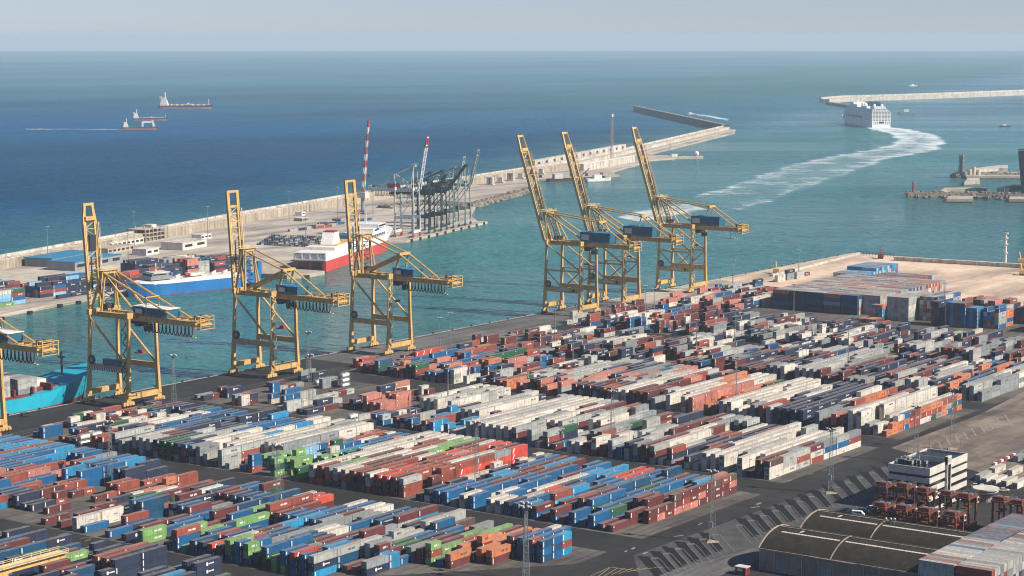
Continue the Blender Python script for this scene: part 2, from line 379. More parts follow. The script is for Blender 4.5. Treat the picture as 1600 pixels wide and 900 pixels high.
# worn white arrows and patches on the lanes
q = []
for u, v, L, wd in ((90, 836, 5, .5), (125, 841, 6, .5), (132, 846, 4, .4), (1052, 838, 4, .8), (1003, 865, 3, 1), (985, 858, 3, 1), (975, 862, 2, .8), (1180, 788, 4, 1.2), (1172, 793, 4, 1), (1090, 820, 4, .6), (1285, 735, 3, .5), (1262, 741, 3, .5), (1230, 752, 4, .4)):
    x, y = at(u, v); a = rnd.uniform(-.3, .6); dx, dy = math.sin(a) * L, math.cos(a) * L
    q.append([(x, y), (x + wd, y), (x + wd + dx, y + dy), (x + dx, y + dy)])
strips('faded_marking', q, 0.011, 'line')
q = []
for i in range(14):
    x, y = at(1490 - 6 * i, 672 + 4.5 * i) if False else at(1400 + 13 * i, 716 - 5.2 * i)
    q.append([(x, y), (x + .8, y), (x + 9 + .8, y - 16), (x + 9, y - 16)])
strips('worn_bay_line', q, 0.010, 'line')

# far quay: land behind the basin
farland = [(-1035, 300), (-1060, 907), (-1079, 1011), (-1084, 1150), (-1088, 1215), (-1087, 1226), (-1168, 1426), (-1148, 1456), (-1202, 1655), (-1212, 1652),
           at(735, 336), at(745, 318), at(790, 303), at(832, 294), at(832, 280), at(842, 279), at(912, 279), at(930, 272), at(950, 269), at(1000, 255), at(1010, 250), at(1058, 246), at(1058, 243), at(1010, 241), at(1148, 207), at(1138, 202),
           (-1600, 2412), (-1475, 1822), (-1398, 1523), (-1266, 1080), (-1200, 300)]
struct('far_quay_ground', mb('farconc').prism(farland, -7, -0.2))
strips('far_quay_edge', [[(-1035.2, 300), (-1040, 300), (-1064, 907), (-1060.2, 907)], [(-1060.2, 907), (-1064.5, 907), (-1083.5, 1011), (-1079.2, 1011)], [(-1148.2, 1456), (-1153, 1457), (-1207, 1654), (-1202.2, 1654.8)]], -0.18, 'quayconc')
# sea wall along the outer side of the far quay
WALL = [(-1180, 700), (-1262, 1080), (-1395, 1523), (-1471, 1822), (-1598, 2412), (-1800, 2990), (-2003, 3577)]
def wall(name, pts, parts, label, cat='sea wall'):
    """parts: (offset near, offset far, z0, z1, material, part name); offsets to the seaward side"""
    root = thing(name, label, cat, (pts[0][0], pts[0][1], 0))
    N = []
    for i in range(len(pts)):
        a, c = Vector(pts[max(0, i - 1)]), Vector(pts[min(len(pts) - 1, i + 1)]); d = (c - a).normalized(); N.append(Vector((-d.y, d.x)))
    for o0, o1, z0, z1, m, nm in parts:
        b = mb(m); ox, oy = pts[0]
        for i in range(len(pts)):
            p0 = Vector(pts[i]) + N[i] * o0; p1 = Vector(pts[i]) + N[i] * o1
            b.v += [(p0.x - ox, p0.y - oy, z0), (p1.x - ox, p1.y - oy, z0), (p1.x - ox, p1.y - oy, z1), (p0.x - ox, p0.y - oy, z1)]
            if i:
                k = 4 * i; l = k - 4
                for e in range(4): b.f.append([l + e, k + e, k + (e + 1) % 4, l + (e + 1) % 4]); b.mi.append(0)
        k = len(b.v) - 4; b.f += [[3, 2, 1, 0], [k, k + 1, k + 2, k + 3]]; b.mi += [0, 0]
        b.obj(nm, root)
    return root
wall('sea_wall', WALL[:5], [(0, 9, -4, 7.6, 'seawall', 'wall_face'), (0.6, 8.6, 7.6, 8.0, 'walltop', 'walkway'), (9, 12, -4, 9.8, 'walltop', 'parapet')], 'long pale sea wall sheltering the far container quay from the open sea')
wall('sea_wall', WALL[4:], [(0, 12, -4, 6.0, 'walltop', 'wall_face'), (-12, 0, -4, 1.2, 'quayconc', 'lower_deck'), (12, 15, -4, 8.5, 'walltop', 'parapet')], 'whitish sea wall with a low deck running to the harbour mouth')
wall('sea_wall', [(-2008, 3585), (-2372, 4004), (-2740, 4428)], [(0, 16, -4, 9.5, 'shaderock', 'wall_face'), (9, 15, 9.5, 11.0, 'quayconc', 'parapet')], 'dark sea wall arm with pale crest turning away at the harbour mouth')
wall('sea_wall', [at(1296, 160), at(1330, 157), at(1400, 155), at(1500, 151.5), at(1700, 143.5)], [(0, 30, -4, 9.0, 'walltop', 'wall_face'), (24, 30, 9.0, 14.0, 'walltop', 'parapet')], 'white mole on the horizon behind the cruise ship')
wall('sea_wall', [at(1290, 162), at(1318, 166), at(1345, 170)], [(0, 14, -4, 5.0, 'rock', 'wall_face')], 'short dark rock arm at the tip of the white mole')

def rocks(name, pts, width, h, label, size=3.2, n=300, cat='breakwater', seed=3):
    r = random.Random(seed); b = mb('rock'); ox, oy = pts[0]
    segs = [(Vector(pts[i]), Vector(pts[i + 1])) for i in range(len(pts) - 1)]; tot = sum((c - a).length for a, c in segs)
    for a, c in segs:
        d = (c - a).normalized(); nn = Vector((-d.y, d.x)); m = int(n * (c - a).length / tot)
        vs = []
        for p, s in ((a, 1), (c, 1)):
            for o, z in ((-width / 2, -4), (-width * .3, h * .75), (width * .3, h * .75), (width / 2, -4)): q = p + nn * o; vs.append((q.x - ox, q.y - oy, z))
        b.add(vs, [(0, 1, 5, 4), (1, 2, 6, 5), (2, 3, 7, 6), (0, 3, 2, 1), (4, 5, 6, 7)])
        for i in range(m):
            o = r.uniform(-.5, .5); q = a.lerp(c, r.random()) + nn * o * width; z = (1 - abs(o) * 2) * h * .9 - 2.5 * abs(o)
            s = size * r.uniform(.6, 1.2); k0 = len(b.v); b.sphere((q.x - ox, q.y - oy, z), s, 5, 3, .7)
            for k in range(k0, len(b.v)):
                x, y, zz = b.v[k]; b.v[k] = (x + r.uniform(-.35, .35) * s, y + r.uniform(-.35, .35) * s, zz + r.uniform(-.25, .25) * s)
    return tag(b.obj(name, loc=(ox, oy, 0)), label, cat)
rocks('rock_breakwater', [at(732, 322), at(790, 306), at(838, 294)], 16, 2.5, 'rocky shore beside the dark gantry cranes of the far quay', 2.6, 260)
rocks('rock_breakwater', [at(600, 325), at(660, 318), at(730, 322)], 26, 3.5, 'pale rock heaps on the far quay behind the ferry', 2.6, 260, seed=5)
rocks('rock_breakwater', [at(1416, 305), at(1500, 306), at(1680, 311)], 18, 5, 'rock breakwater with the small red beacon on its tip', 2.6, 420, seed=6)
rocks('rock_breakwater', [at(1490, 275), at(1540, 274), at(1680, 275)], 20, 4, 'rock mole below the grey lattice tower', 2.8, 300, seed=7)

# wake foam
def foam(name, left, right, m=6, fade=0.0):
    b = mb('foam'); L = [Vector(at(*p)) for p in left]; Rr = [Vector(at(*p)) for p in right]; ed = []
    def dense(P, k=5):
        return [P[i].lerp(P[i + 1], q / k) for i in range(len(P) - 1) for q in range(k)] + [P[-1]]
    L, Rr = dense(L), dense(Rr); q_ = random.Random(len(left)); nL = len(L)
    for i in range(nL):
        ja, jb = q_.uniform(0, .12), q_.uniform(0, .12)
        for j in range(m + 1):
            p = L[i].lerp(Rr[i], ja + (1 - ja - jb) * j / m); b.v.append((p.x, p.y, SEA + 0.12)); ed.append((abs(2 * j / m - 1) if 0 < j < m else -1.0) - fade * i / nL + (0.75 * (1 - i / nL) ** 3 if fade else 0.0))
    for i in range(len(L) - 1):
        for j in range(m): k = i * (m + 1) + j; b.f.append([k, k + 1, k + m + 2, k + m + 1]); b.mi.append(0)
    o = b.obj(name); bd = o.data.attributes.new('body', 'FLOAT', 'POINT'); bd.data.foreach_set('value', [(0.2 * (1 - .8 * i / nL) if fade else 0.0) if 0 < j < m else 0.0 for i in range(nL) for j in range(m + 1)]); at_ = o.data.attributes.new('edge', 'FLOAT', 'POINT'); at_.data.foreach_set('value', ed); tag(o, kind='stuff')
    for p in o.data.polygons:
        if p.normal.z < 0: p.flip()
    return o
foam('wake_foam', [(1340, 196), (1372, 203), (1388, 209), (1394, 216), (1372, 226), (1330, 233), (1280, 242), (1235, 251), (1195, 262), (1130, 285), (1070, 302)],
     [(1394, 197), (1425, 200), (1462, 207), (1490, 218), (1478, 231), (1440, 240), (1395, 247), (1375, 258), (1330, 276), (1240, 306), (1170, 330)], 8, 1.15)
foam('wake_foam', [(960, 335), (1000, 322), (1060, 312)], [(1010, 345), (1060, 335), (1110, 325)], 4)
foam('wake_foam', [(1088, 176), (1110, 178), (1140, 184)], [(1089, 179), (1108, 182), (1136, 188)], 3)
foam('wake_foam', [(40, 198.6), (110, 198.8), (192, 199.6)], [(40, 201), (110, 201), (192, 201.2)], 2)
foam('wake_foam', [(485, 560), (540, 538)], [(490, 562), (545, 541)], 2)

# ------------------------------------------------------------------ containers
PAL = {'B': ('#125a8a', 'blue'), 'b': ('#2486b4', 'bright blue'), 'T': ('#12486b', 'petrol blue'), 'N': ('#27344c', 'navy'), 'M': ('#643535', 'maroon'), 'R': ('#8f4a3d', 'rust-red'),
       'O': ('#c97a52', 'orange'), 'S': ('#b9786a', 'salmon'), 'W': ('#cfc9bd', 'white'), 'L': ('#a9aba6', 'light grey'), 'G': ('#868d8f', 'grey'), 'g': ('#74a060', 'light green'),
       'E': ('#28593f', 'dark green'), 'r': ('#c04a3a', 'red'), 'C': ('#1d90b8', 'cyan'), 'P': ('#84b3d0', 'pale blue'), 'K': ('#5d4a40', 'brown')}
PC = {k: srgb(v[0]) for k, v in PAL.items()}
KP, SP, K0 = 4.3, 12.42, -397.2
# block, rows k0..k1 (counted from the service road), slots s0..s1, colours, share filled, tiers, share of short ones, colour coherence
ZONES = [
 (0, 0, 80, 0, 6, 'NNNMMEBRTKg', .8, 1, 2, .35, .5), (0, 24, 27, 5, 6, 'RNNM', 1, 3, 3, 0, .3), (0, 18, 21, 5, 6, 'NbbN', 1, 2, 3, 0, .5), (0, 22, 23, 5, 6, 'ENN', .7, 1, 1, 0, .5), (0, 40, 80, 4, 6, 'NNMREMN', .85, 1, 2, .6, .4), (0, 28, 39, 4, 6, 'NNTgNMB', .8, 1, 2, .2, .5), (0, 0, 16, 0, 6, 'N', 0, 1, 1, 0, 0),
 (1, 0, 80, 0, 6, 'BBTTMbWGR', .85, 2, 2, .1, .6),
 (1, 0, 2, 0, 4, 'B', 0, 1, 1, 0, 0), (1, 0, 2, 5, 6, 'TTbBBTR', 1, 3, 3, 1, .4), (1, 3, 5, 0, 3, 'B', 0, 1, 1, 0, 0), (1, 3, 5, 4, 6, 'OOOMO', 1, 2, 2, .1, .6), (1, 6, 8, 0, 2, 'M', 0, 1, 1, 0, 0), (1, 6, 8, 3, 6, 'gOMgE', .9, 2, 2, .5, .5),
 (1, 9, 11, 1, 6, 'GENMLTB', .9, 2, 3, .3, .5), (1, 9, 11, 0, 0, 'M', 0, 1, 1, 0, 0), (1, 12, 15, 0, 6, 'GLTbBEMN', .95, 2, 3, .1, .5), (1, 16, 23, 0, 6, 'BTTBbWRGTMGWM', .95, 2, 2, .08, .55), (1, 18, 21, 0, 0, 'gTBMg', .9, 2, 3, .8, .3),
 (1, 24, 29, 0, 2, 'TBMRBTg', .85, 2, 2, .5, .5), (1, 24, 33, 3, 6, 'MRgBGNWBr', .9, 1, 2, .15, .5), (1, 30, 34, 0, 2, 'gNMBM', .6, 1, 1, 0, .4), (1, 30, 34, 3, 6, 'BTMNWGB', .9, 1, 2, 0, .5),
 (1, 35, 41, 0, 2, 'BTMB', .35, 1, 1, 0, .5), (1, 35, 41, 3, 6, 'WBTMNWRE', .85, 2, 2, .1, .5), (1, 42, 50, 0, 3, 'MNMR', .3, 1, 1, .6, .5), (1, 42, 48, 4, 6, 'NRMOEWR', .85, 1, 2, .5, .5),
 (1, 48, 50, 5, 6, 'N', 1, 2, 3, .6, .9), (1, 51, 80, 2, 6, 'BBBbbBRBbSG', 1, 3, 3, 0, .65), (1, 49, 54, 1, 3, 'MNMRT', .7, 1, 2, .6, .4), (1, 53, 80, 0, 1, 'BTRRMBE', .95, 2, 3, .2, .5), (1, 54, 80, 2, 4, 'BbBRBSb', 1, 3, 3, 0, .6),
 (2, 0, 80, 0, 6, 'BBTMWG', .9, 2, 2, .1, .6), (2, 0, 0, 0, 0, 'M', .0, 1, 1, 0, 0), (2, 0, 0, 1, 6, 'MMMMKMS', 1, 3, 3, 1, .55), (2, 1, 3, 0, 6, 'MMMM', 1, 2, 2, 0, .8), (2, 1, 3, 1, 3, 'MM', 1, 2, 3, 0, .8), (2, 4, 4, 0, 6, 'bCBB', 1, 2, 2, 0, .8), (2, 5, 7, 0, 6, 'BBTEBM', 1, 2, 3, 0, .6),
 (2, 8, 12, 0, 6, 'BTBMNrMb', .95, 2, 2, 0, .5), (2, 13, 20, 0, 6, 'BBbMWMBbG', .97, 2, 2, .05, .55), (2, 21, 23, 0, 6, 'NNWGN', .75, 1, 1, .5, .4), (2, 21, 23, 3, 6, 'NWNWG', .8, 1, 2, .8, .4),
 (2, 24, 29, 0, 6, 'RRrMWrRRS', 1, 3, 3, .03, .55), (2, 30, 36, 0, 6, 'WWMgWWRWL', 1, 3, 3, .03, .55), (2, 37, 43, 0, 6, 'ggEBBPWbg', .85, 1, 3, .6, .4), (2, 37, 40, 0, 1, 'gEgBg', .85, 1, 2, .4, .4), (2, 37, 43, 4, 6, 'BbRSBSWg', .9, 2, 2, .6, .5),
 (2, 44, 52, 0, 6, 'WWLWLGW', 1, 3, 3, 0, .75), (2, 44, 46, 0, 1, 'gBW', .7, 1, 2, .5, .4), (2, 49, 53, 3, 6, 'BWWLBb', 1, 2, 3, 0, .6), (2, 53, 59, 0, 1, 'GLNEMLG', 1, 3, 3, 0, .5), (2, 53, 59, 2, 6, 'BBbNLTR', 1, 2, 3, 0, .65), (2, 60, 66, 0, 1, 'NLRWGN', 1, 2, 3, .1, .5), (2, 60, 66, 2, 6, 'BTBNWBR', .95, 2, 2, .05, .65), (2, 67, 76, 0, 6, 'BTMRBNWE', .72, 1, 2, .7, .4),
 (3, 0, 80, 0, 6, 'MNLGRWB', .9, 2, 3, .1, .5), (3, 0, 0, 0, 6, 'LWGBWMLW', 1, 3, 3, 0, .2), (3, 1, 1, 0, 6, 'GGLMN', 1, 3, 3, 0, .6), (3, 2, 2, 0, 2, 'NGN', 1, 1, 1, 0, .3), (3, 2, 7, 1, 6, 'WWWL', 1, 3, 3, 0, .92), (3, 3, 7, 0, 0, 'WWW', 1, 3, 3, 0, .95), (3, 8, 10, 0, 6, 'NNWRMN', 1, 2, 2, 0, .6),
 (3, 11, 21, 0, 6, 'MNLGRNWMLW', .97, 2, 3, 0, .55), (3, 22, 27, 0, 6, 'EMWGRNL', .85, 1, 2, .35, .4), (3, 24, 28, 3, 6, 'WLRWG', .95, 2, 3, 0, .6), (3, 28, 36, 0, 6, 'GLLWLMG', 1, 3, 3, 0, .7), (3, 32, 36, 0, 6, 'WWLLW', 1, 3, 3, 0, .85), (3, 37, 44, 0, 6, 'BbWWMNLR', .9, 1, 3, .4, .5), (3, 39, 41, 2, 5, 'LLWL', 1, 3, 3, 0, .8),
 (3, 44, 52, 0, 2, 'WNLBNM', .5, 1, 2, .5, .4), (3, 45, 49, 3, 6, 'WLWLW', .9, 3, 3, .8, .8), (3, 50, 60, 0, 6, 'NLWRMS', .2, 1, 2, .2, .5), (3, 53, 55, 2, 3, 'NSR', 1, 3, 3, 0, .2), (3, 61, 76, 0, 6, 'WLNMRBGO', .28, 1, 2, .5, .4), (3, 60, 64, 0, 3, 'LLWN', .6, 1, 2, 0, .6),
 (4, 0, 0, 0, 6, 'OSOWREOB', 1, 3, 3, .9, .25), (4, 1, 1, 0, 6, 'WLW', 1, 3, 3, 0, .8), (4, 2, 2, 0, 6, 'GNKO', .6, 1, 2, 0, .4), (4, 3, 4, 0, 6, 'WW', 1, 4, 4, 0, 1), (4, 5, 9, 0, 6, 'OSNRGOLN', 1, 2, 3, 0, .5), (4, 10, 14, 0, 6, 'WWWN', 1, 3, 3, 0, .9), (4, 15, 16, 0, 6, 'NRWG', 1, 2, 3, 0, .5), (4, 17, 20, 0, 6, 'WWW', 1, 3, 3, 0, .95), (4, 21, 24, 0, 6, 'rRMEOr', .95, 2, 2, .8, .3), (4, 24, 28, 0, 6, 'WWOSW', 1, 3, 3, 0, .7),
 (4, 29, 46, 0, 6, 'NNSRTMLNGL', 1, 3, 3, 0, .45), (4, 33, 34, 0, 6, 'WL', 1, 3, 3, 0, .9), (4, 47, 58, 0, 6, 'RSMNBWSOLN', .9, 1, 3, .3, .45), (4, 59, 70, 0, 6, 'NBSOREB', .9, 2, 3, .1, .55), (4, 71, 76, 0, 6, 'rRMNS', .6, 1, 2, .6, .4), (4, 47, 51, 0, 1, 'ESOR', .9, 2, 2, .8, .3),
 (5, 0, 2, 0, 6, 'LLWGL', 1, 3, 3, 0, .7), (5, 3, 6, 0, 6, 'OSNBO', 1, 3, 3, 0, .6), (5, 7, 9, 0, 6, 'WWWL', 1, 3, 3, 0, .9), (5, 10, 40, 0, 6, 'RMNWMLGNTG', .97, 2, 3, 0, .5), (5, 22, 24, 0, 6, 'WWL', 1, 3, 3, 0, .9), (5, 41, 62, 0, 6, 'RMNWMLNGK', .85, 1, 3, .15, .4), (5, 63, 76, 0, 6, 'RMNWMG', .45, 1, 2, .5, .4),
 (6, 0, 76, 0, 6, 'RMNGLWNMG', .85, 1, 3, .15, .4), (6, 58, 76, 0, 6, 'RMNWBLM', .62, 1, 3, .4, .4), (6, 0, 30, 4, 6, 'LGNMW', .7, 1, 3, 0, .4),
 (7, 62, 75, 0, 6, 'NBRLMWS', .8, 2, 3, .2, .4), (7, 0, 30, 0, 6, 'RM', 0, 1, 1, 0, 0),
]
REC = []       # x, y, z, length, axis (0 = along Y, 1 = along X), colour, block, row, stack number, tier, tiers, height
def add_stack(x, y, ln, cols, blk, row, num, axis=0, z0=0.0, h=2.59):
    for i, c in enumerate(cols): REC.append((x, y, z0 + i * (h + .02), ln, axis, c, blk, row, num, i, len(cols), h))
GRID = {}; LAST = {}
r = random.Random(11)
for bi in range(8):
    for k in range(0, 77):
        prev, pt = None, None
        for s in range(7):
            zn = None
            for q in ZONES:
                if q[0] == bi and q[1] <= k <= q[2] and q[3] <= s <= q[4]: zn = q
            if zn is None or r.random() > zn[6] * (.95 if zn[9] < .9 else 1): prev = None; GRID[(bi, k, s)] = []; continue
            pal, tmin, tmax, p20, coh = zn[5], zn[7], zn[8], zn[9], zn[10]
            def stack():
                global prev, pt
                lo = max(1, tmin - 1) if (coh < .8 and bi not in (2, ) or k < 22) and r.random() < .4 else tmin
                n = pt if (pt is not None and tmin <= pt <= tmax and r.random() < .42) else r.randint(lo, tmax)
                pt = n; out = []
                nb = LAST.get((bi, s)); base = prev if (prev is not None and prev in pal and r.random() < coh + .1) else (nb if nb and nb in pal and r.random() < .45 else r.choice(pal))
                for _ in range(n): out.append(base if r.random() < max(coh, .6) else r.choice(pal))
                prev = out[-1]; LAST[(bi, s)] = prev; return ''.join(out)
            GRID[(bi, k, s)] = [stack(), stack()] if r.random() < p20 else [stack()]
            if len(GRID[(bi, k, s)]) == 2 and r.random() < .12: GRID[(bi, k, s)][r.randint(0, 1)] = ''
# stacks read off the photograph one by one: (block, row, slot): tiers bottom to top, '|' parts two short stacks
FEAT = {(1, 0, 5): 'TBT|BTB', (1, 0, 6): 'bRC|', (1, 1, 5): 'TBR|MTB', (1, 1, 6): 'BTB|TBB', (1, 2, 5): 'TTB|BTB', (1, 2, 6): 'NTB|TTW', (1, 3, 5): 'gMM', (1, 3, 6): 'gM', (1, 3, 4): 'MO', (1, 4, 5): 'MO', (1, 4, 6): 'MO', (1, 5, 5): 'OO', (1, 5, 6): 'OO', (1, 4, 4): 'MO', (1, 4, 3): '', (1, 5, 4): 'M|OMO', (1, 5, 3): 'MO', (1, 6, 3): 'B', (1, 6, 4): 'MO', (1, 6, 5): 'OO',
 (1, 7, 3): 'gRg|gg', (1, 7, 4): 'gg|MR', (1, 7, 5): 'MR|gg', (1, 7, 6): 'gg|Eg', (1, 8, 3): 'MM', (1, 8, 4): 'NM', (1, 9, 2): 'bb|B', (1, 10, 2): 'TbM|bM', (1, 10, 1): 'M|M', (1, 11, 1): 'M', (1, 11, 2): 'GGG', (1, 12, 0): 'bNL', (1, 12, 1): 'TTL', (1, 13, 0): 'TBB|T', (1, 14, 0): 'BTr', (1, 14, 1): 'BB', (1, 15, 0): 'gBB', (1, 16, 0): 'gg|EN', (1, 17, 0): 'MEB', (1, 17, 1): 'BEB', (1, 18, 0): 'NE', (1, 12, 2): 'GGL', (1, 11, 3): 'EE', (1, 10, 4): 'MN', (1, 10, 3): 'EE', (1, 9, 5): 'BN|', (1, 9, 6): 'GG', (1, 11, 6): 'OK',
 (1, 27, 0): 'BBR', (1, 28, 0): 'M|', (1, 26, 0): 'g', (1, 25, 1): 'RR', (1, 29, 1): 'gg', (1, 31, 0): 'gg', (1, 31, 1): '', (1, 33, 0): 'N', (1, 34, 1): 'M', (1, 35, 1): 'N', (1, 36, 0): '', (1, 36, 1): 'BR', (1, 38, 0): 'B', (1, 39, 0): 'WW', (1, 39, 1): 'WW', (1, 39, 2): 'W', (1, 37, 2): 'TTT', (1, 38, 2): 'BTB', (1, 24, 0): 'BN|', (1, 23, 0): 'Tr|TM', (1, 22, 0): 'TM|Eg', (1, 37, 0): '', (1, 37, 1): '',
 (1, 27, 4): 'MMR', (1, 27, 5): 'MMR', (1, 29, 4): 'gg', (1, 29, 5): 'gB', (1, 24, 5): 'RB|', (1, 24, 6): '', (1, 25, 6): '', (1, 26, 6): '', (1, 36, 5): 'WM', (1, 36, 6): 'WB', (1, 33, 6): 'REM', (1, 32, 5): 'BB', (1, 48, 2): 'RM|', (1, 47, 1): '', (1, 46, 1): 'M|M', (1, 51, 5): 'BBB', (1, 51, 6): 'Bbb', (1, 52, 5): 'BBB', (1, 52, 6): 'BBb', (1, 49, 6): 'NNN', (1, 49, 5): 'NNN|R',
 (2, 0, 0): '|', (2, 0, 1): '|MM', (2, 0, 2): 'SM|MM', (2, 0, 3): 'SMK|SRM', (2, 0, 4): 'SMM|MSM', (2, 0, 5): 'MMM|MMK', (2, 0, 6): 'MMR|MSK', (2, 1, 0): 'M', (2, 2, 0): 'M', (2, 1, 1): 'MM', (2, 2, 1): 'M', (2, 1, 5): 'MMC', (2, 1, 6): 'MMS', (2, 1, 2): 'MMM', (2, 2, 2): 'MMM', (2, 3, 1): 'BE', (2, 3, 0): 'BB', (2, 4, 0): 'B|', (2, 4, 1): 'BB', (2, 6, 0): 'M', (2, 8, 0): 'M', (2, 9, 1): 'TCR', (2, 9, 2): 'BBb', (2, 9, 3): 'ON', (2, 9, 4): 'NB',
 (2, 11, 0): 'TB', (2, 11, 1): 'TB', (2, 12, 1): 'GL', (2, 7, 1): 'BT', (2, 21, 0): 'WN', (2, 24, 0): 'RRL', (2, 25, 0): 'MMM', (2, 26, 0): 'MMr', (2, 27, 0): 'MMr', (2, 28, 0): 'rWW', (2, 29, 0): 'MMM', (2, 30, 0): 'MMR', (2, 31, 0): 'GrW', (2, 32, 0): 'MGW', (2, 33, 0): 'ErG', (2, 33, 1): 'MMg', (2, 34, 0): 'rMR', (2, 35, 0): 'rWW', (2, 36, 0): 'WWW', (2, 24, 1): '|NM', (2, 24, 2): 'RRR', (2, 24, 3): 'SrR', (2, 24, 4): 'RrR', (2, 24, 5): 'RrG', (2, 24, 6): 'rrr', (2, 38, 0): 'RRB', (2, 38, 1): 'RB|', (2, 37, 0): 'gE', (2, 37, 1): 'gg',
 (2, 47, 0): 'LLL', (2, 47, 1): 'RRL', (2, 47, 2): 'WWL', (2, 46, 0): 'L|', (2, 48, 0): 'M|', (2, 49, 0): 'GL', (2, 50, 0): 'GGG', (2, 51, 0): 'LNG', (2, 52, 0): 'NrB|', (2, 56, 0): 'LRN', (2, 56, 1): 'RNN', (2, 62, 0): 'LNL', (2, 62, 1): 'LNL', (2, 63, 0): '|N', (2, 43, 0): 'RBB|', (2, 42, 0): 'RB|', (2, 43, 1): 'WB|gg', (2, 40, 0): 'gEg|', (2, 38, 5): 'SO', (2, 38, 6): 'SS',
 (3, 0, 0): 'WWK', (3, 0, 1): 'WLL', (3, 0, 2): 'LRL', (3, 0, 3): 'RWM', (3, 0, 4): 'WBG', (3, 0, 5): 'WBL', (3, 0, 6): 'WRG', (3, 10, 0): 'r', (3, 11, 0): 'GNR', (3, 14, 0): 'NMM', (3, 15, 0): 'BGG', (3, 16, 0): 'LLN', (3, 17, 0): 'BB', (3, 18, 0): 'GGL', (3, 26, 0): 'NRL', (3, 26, 1): 'NNE', (3, 25, 0): 'M|B', (3, 28, 0): 'GGL', (3, 30, 0): 'GML', (3, 8, 3): 'BN', (3, 8, 4): 'BR', (3, 8, 1): 'LN', (3, 8, 2): 'WN',
 (4, 0, 0): 'O|OO', (4, 0, 1): 'OOW|BOB', (4, 0, 2): 'RRM|RRR', (4, 0, 3): 'WRO|WRO', (4, 0, 4): 'ERO|GRO', (4, 0, 5): 'OOR|BLR', (4, 0, 6): 'RER|OBO'}
for k_, v_ in FEAT.items(): GRID[k_] = v_.split('|')
masts_xy = []
for (bi, k, s), st in GRID.items():
    x = K0 - KP * k; y0 = BY[bi] + SP * s
    if len(st) == 1 and st[0]: add_stack(x + r.uniform(-.06, .06), y0 + SP / 2 + r.uniform(-.05, .05), 12.19, st[0], bi, k, s)
    elif len(st) == 2:
        for j, cs in enumerate(st):
            if cs: add_stack(x + r.uniform(-.06, .06), y0 + SP * (.255 + .5 * j) + r.uniform(-.03, .03), 6.06, cs, bi, k, s + .5 * j)
# the tall tight block at the far end, containers lying across the rows
for c in range(6):
    for i in range(44):
        if c == 5 and i < 3: continue
        n = 5; base = 'NNRTNG'[c] if i < 1 else r.choice('RMSNLGTOW')
        add_stack(-647.6 + 12.75 * c, 1231 + 2.62 * i, 12.19, ''.join(r.choice('NTBRRNTSG') if i < 1 and c < 5 else ('L' if c == 5 and i < 5 else r.choice('RLSGLNTLSW')) for _ in range(n)), 10, c, i, 1)
def pack(x0, y0, nx, ny, tiers, pal, blk, pitch=2.56, jag=0, seed=1, ln=12.19, coh=0.0):
    q = random.Random(seed)
    for j in range(ny):
        for i in range(nx):
            n = max(1, tiers - (q.randint(0, jag) if jag else 0)); base = q.choice(pal)
            add_stack(x0 + pitch * i, y0 + (ln + .3) * j, ln, ''.join(base if q.random() < coh else q.choice(pal) for _ in range(n)), blk, i, j, 0)
pack(-563.5, 1226, 6, 3, 6, 'LLLGLW', 11, seed=2, coh=.6); pack(-546.5, 1239, 5, 3, 6, 'LRBWG', 11, seed=3); pack(-571, 1216, 3, 1, 4, 'OEbOO', 11, seed=4, ln=6.06); pack(-574, 1206, 5, 1, 1, 'MO', 11, seed=4)
pack(-530, 1220, 9, 1, 6, 'RMbBRN', 11, seed=5, coh=.7); pack(-512.5, 1222, 5, 1, 5, 'bBbC', 11, seed=6, coh=.8); pack(-498, 1228, 4, 2, 5, 'BbBOL', 11, seed=8, jag=1); pack(-489, 1260, 6, 2, 5, 'RMNBS', 11, seed=9, jag=1); pack(-527, 1262, 12, 2, 5, 'MRSLN', 11, seed=10, jag=1); pack(-468, 1226, 14, 2, 5, 'NNTBN', 11, seed=11, jag=1); pack(-450, 1255, 10, 2, 5, 'RMNB', 11, seed=12)
for i in range(24):
    for c in range(2): add_stack(-690 + 12.6 * c, 1408 + 2.6 * i, 12.19, ''.join(r.choice('bbPCBRL') for _ in range(2 + (i > 8))), 12, c, i, 1)
for i in range(16):
    for c in range(3): add_stack(-648 + 12.6 * c, 1372 + 2.6 * i, 12.19, ''.join(r.choice('NKMRP') for _ in range(3)), 12, c + 2, i, 1)
for i, (u, v, cs) in enumerate([(1213, 441, 'WW'), (1228, 438, 'GGN'), (1243, 436, 'LL'), (1252, 432, 'M'), (1128, 452, 'E'), (1162, 449, 'N'), (1178, 448, 'BN')]):
    x, y = at(u, v); add_stack(x, y + 6, 12.19, cs, 13, i, 0)
# the tight block beside the sheds, across
for c in range(2):
    for i in range(31):
        p = ('LRGRLWLLLBLGRLGTBMTTMTRbTMTBTRB' if c == 0 else 'RLLGLLLLLLGLLLLWGLMMLRTTBOBTTMB')[i]
        cs = ''.join(r.choice('LGGLT') if c == 0 and i == 0 else r.choice('GRLLMRGT') for _ in range(5)) + p
        add_stack(-259.8 + 12.75 * c, 603.8 + 2.56 * i, 12.19, cs, 20, c, i, 1)
# insulated white ones and others in the yard behind the office
for i, (u, v) in enumerate([(1537, 757), (1552, 759), (1568, 761), (1585, 764)]):
    x, y = at(u, v); add_stack(x, y + 6.2, 12.19, 'W', 21, i, 0)
for i, (u, v, cs) in enumerate([(1550, 741, 'W'), (1577, 744, 'W'), (1527, 752, 'L'), (1586, 722, 'G'), (1603, 725, 'B'), (1597, 716, 'L')]):
    x, y = at(u, v); add_stack(x, y + 6.2, 12.19, cs, 22, i, 0)

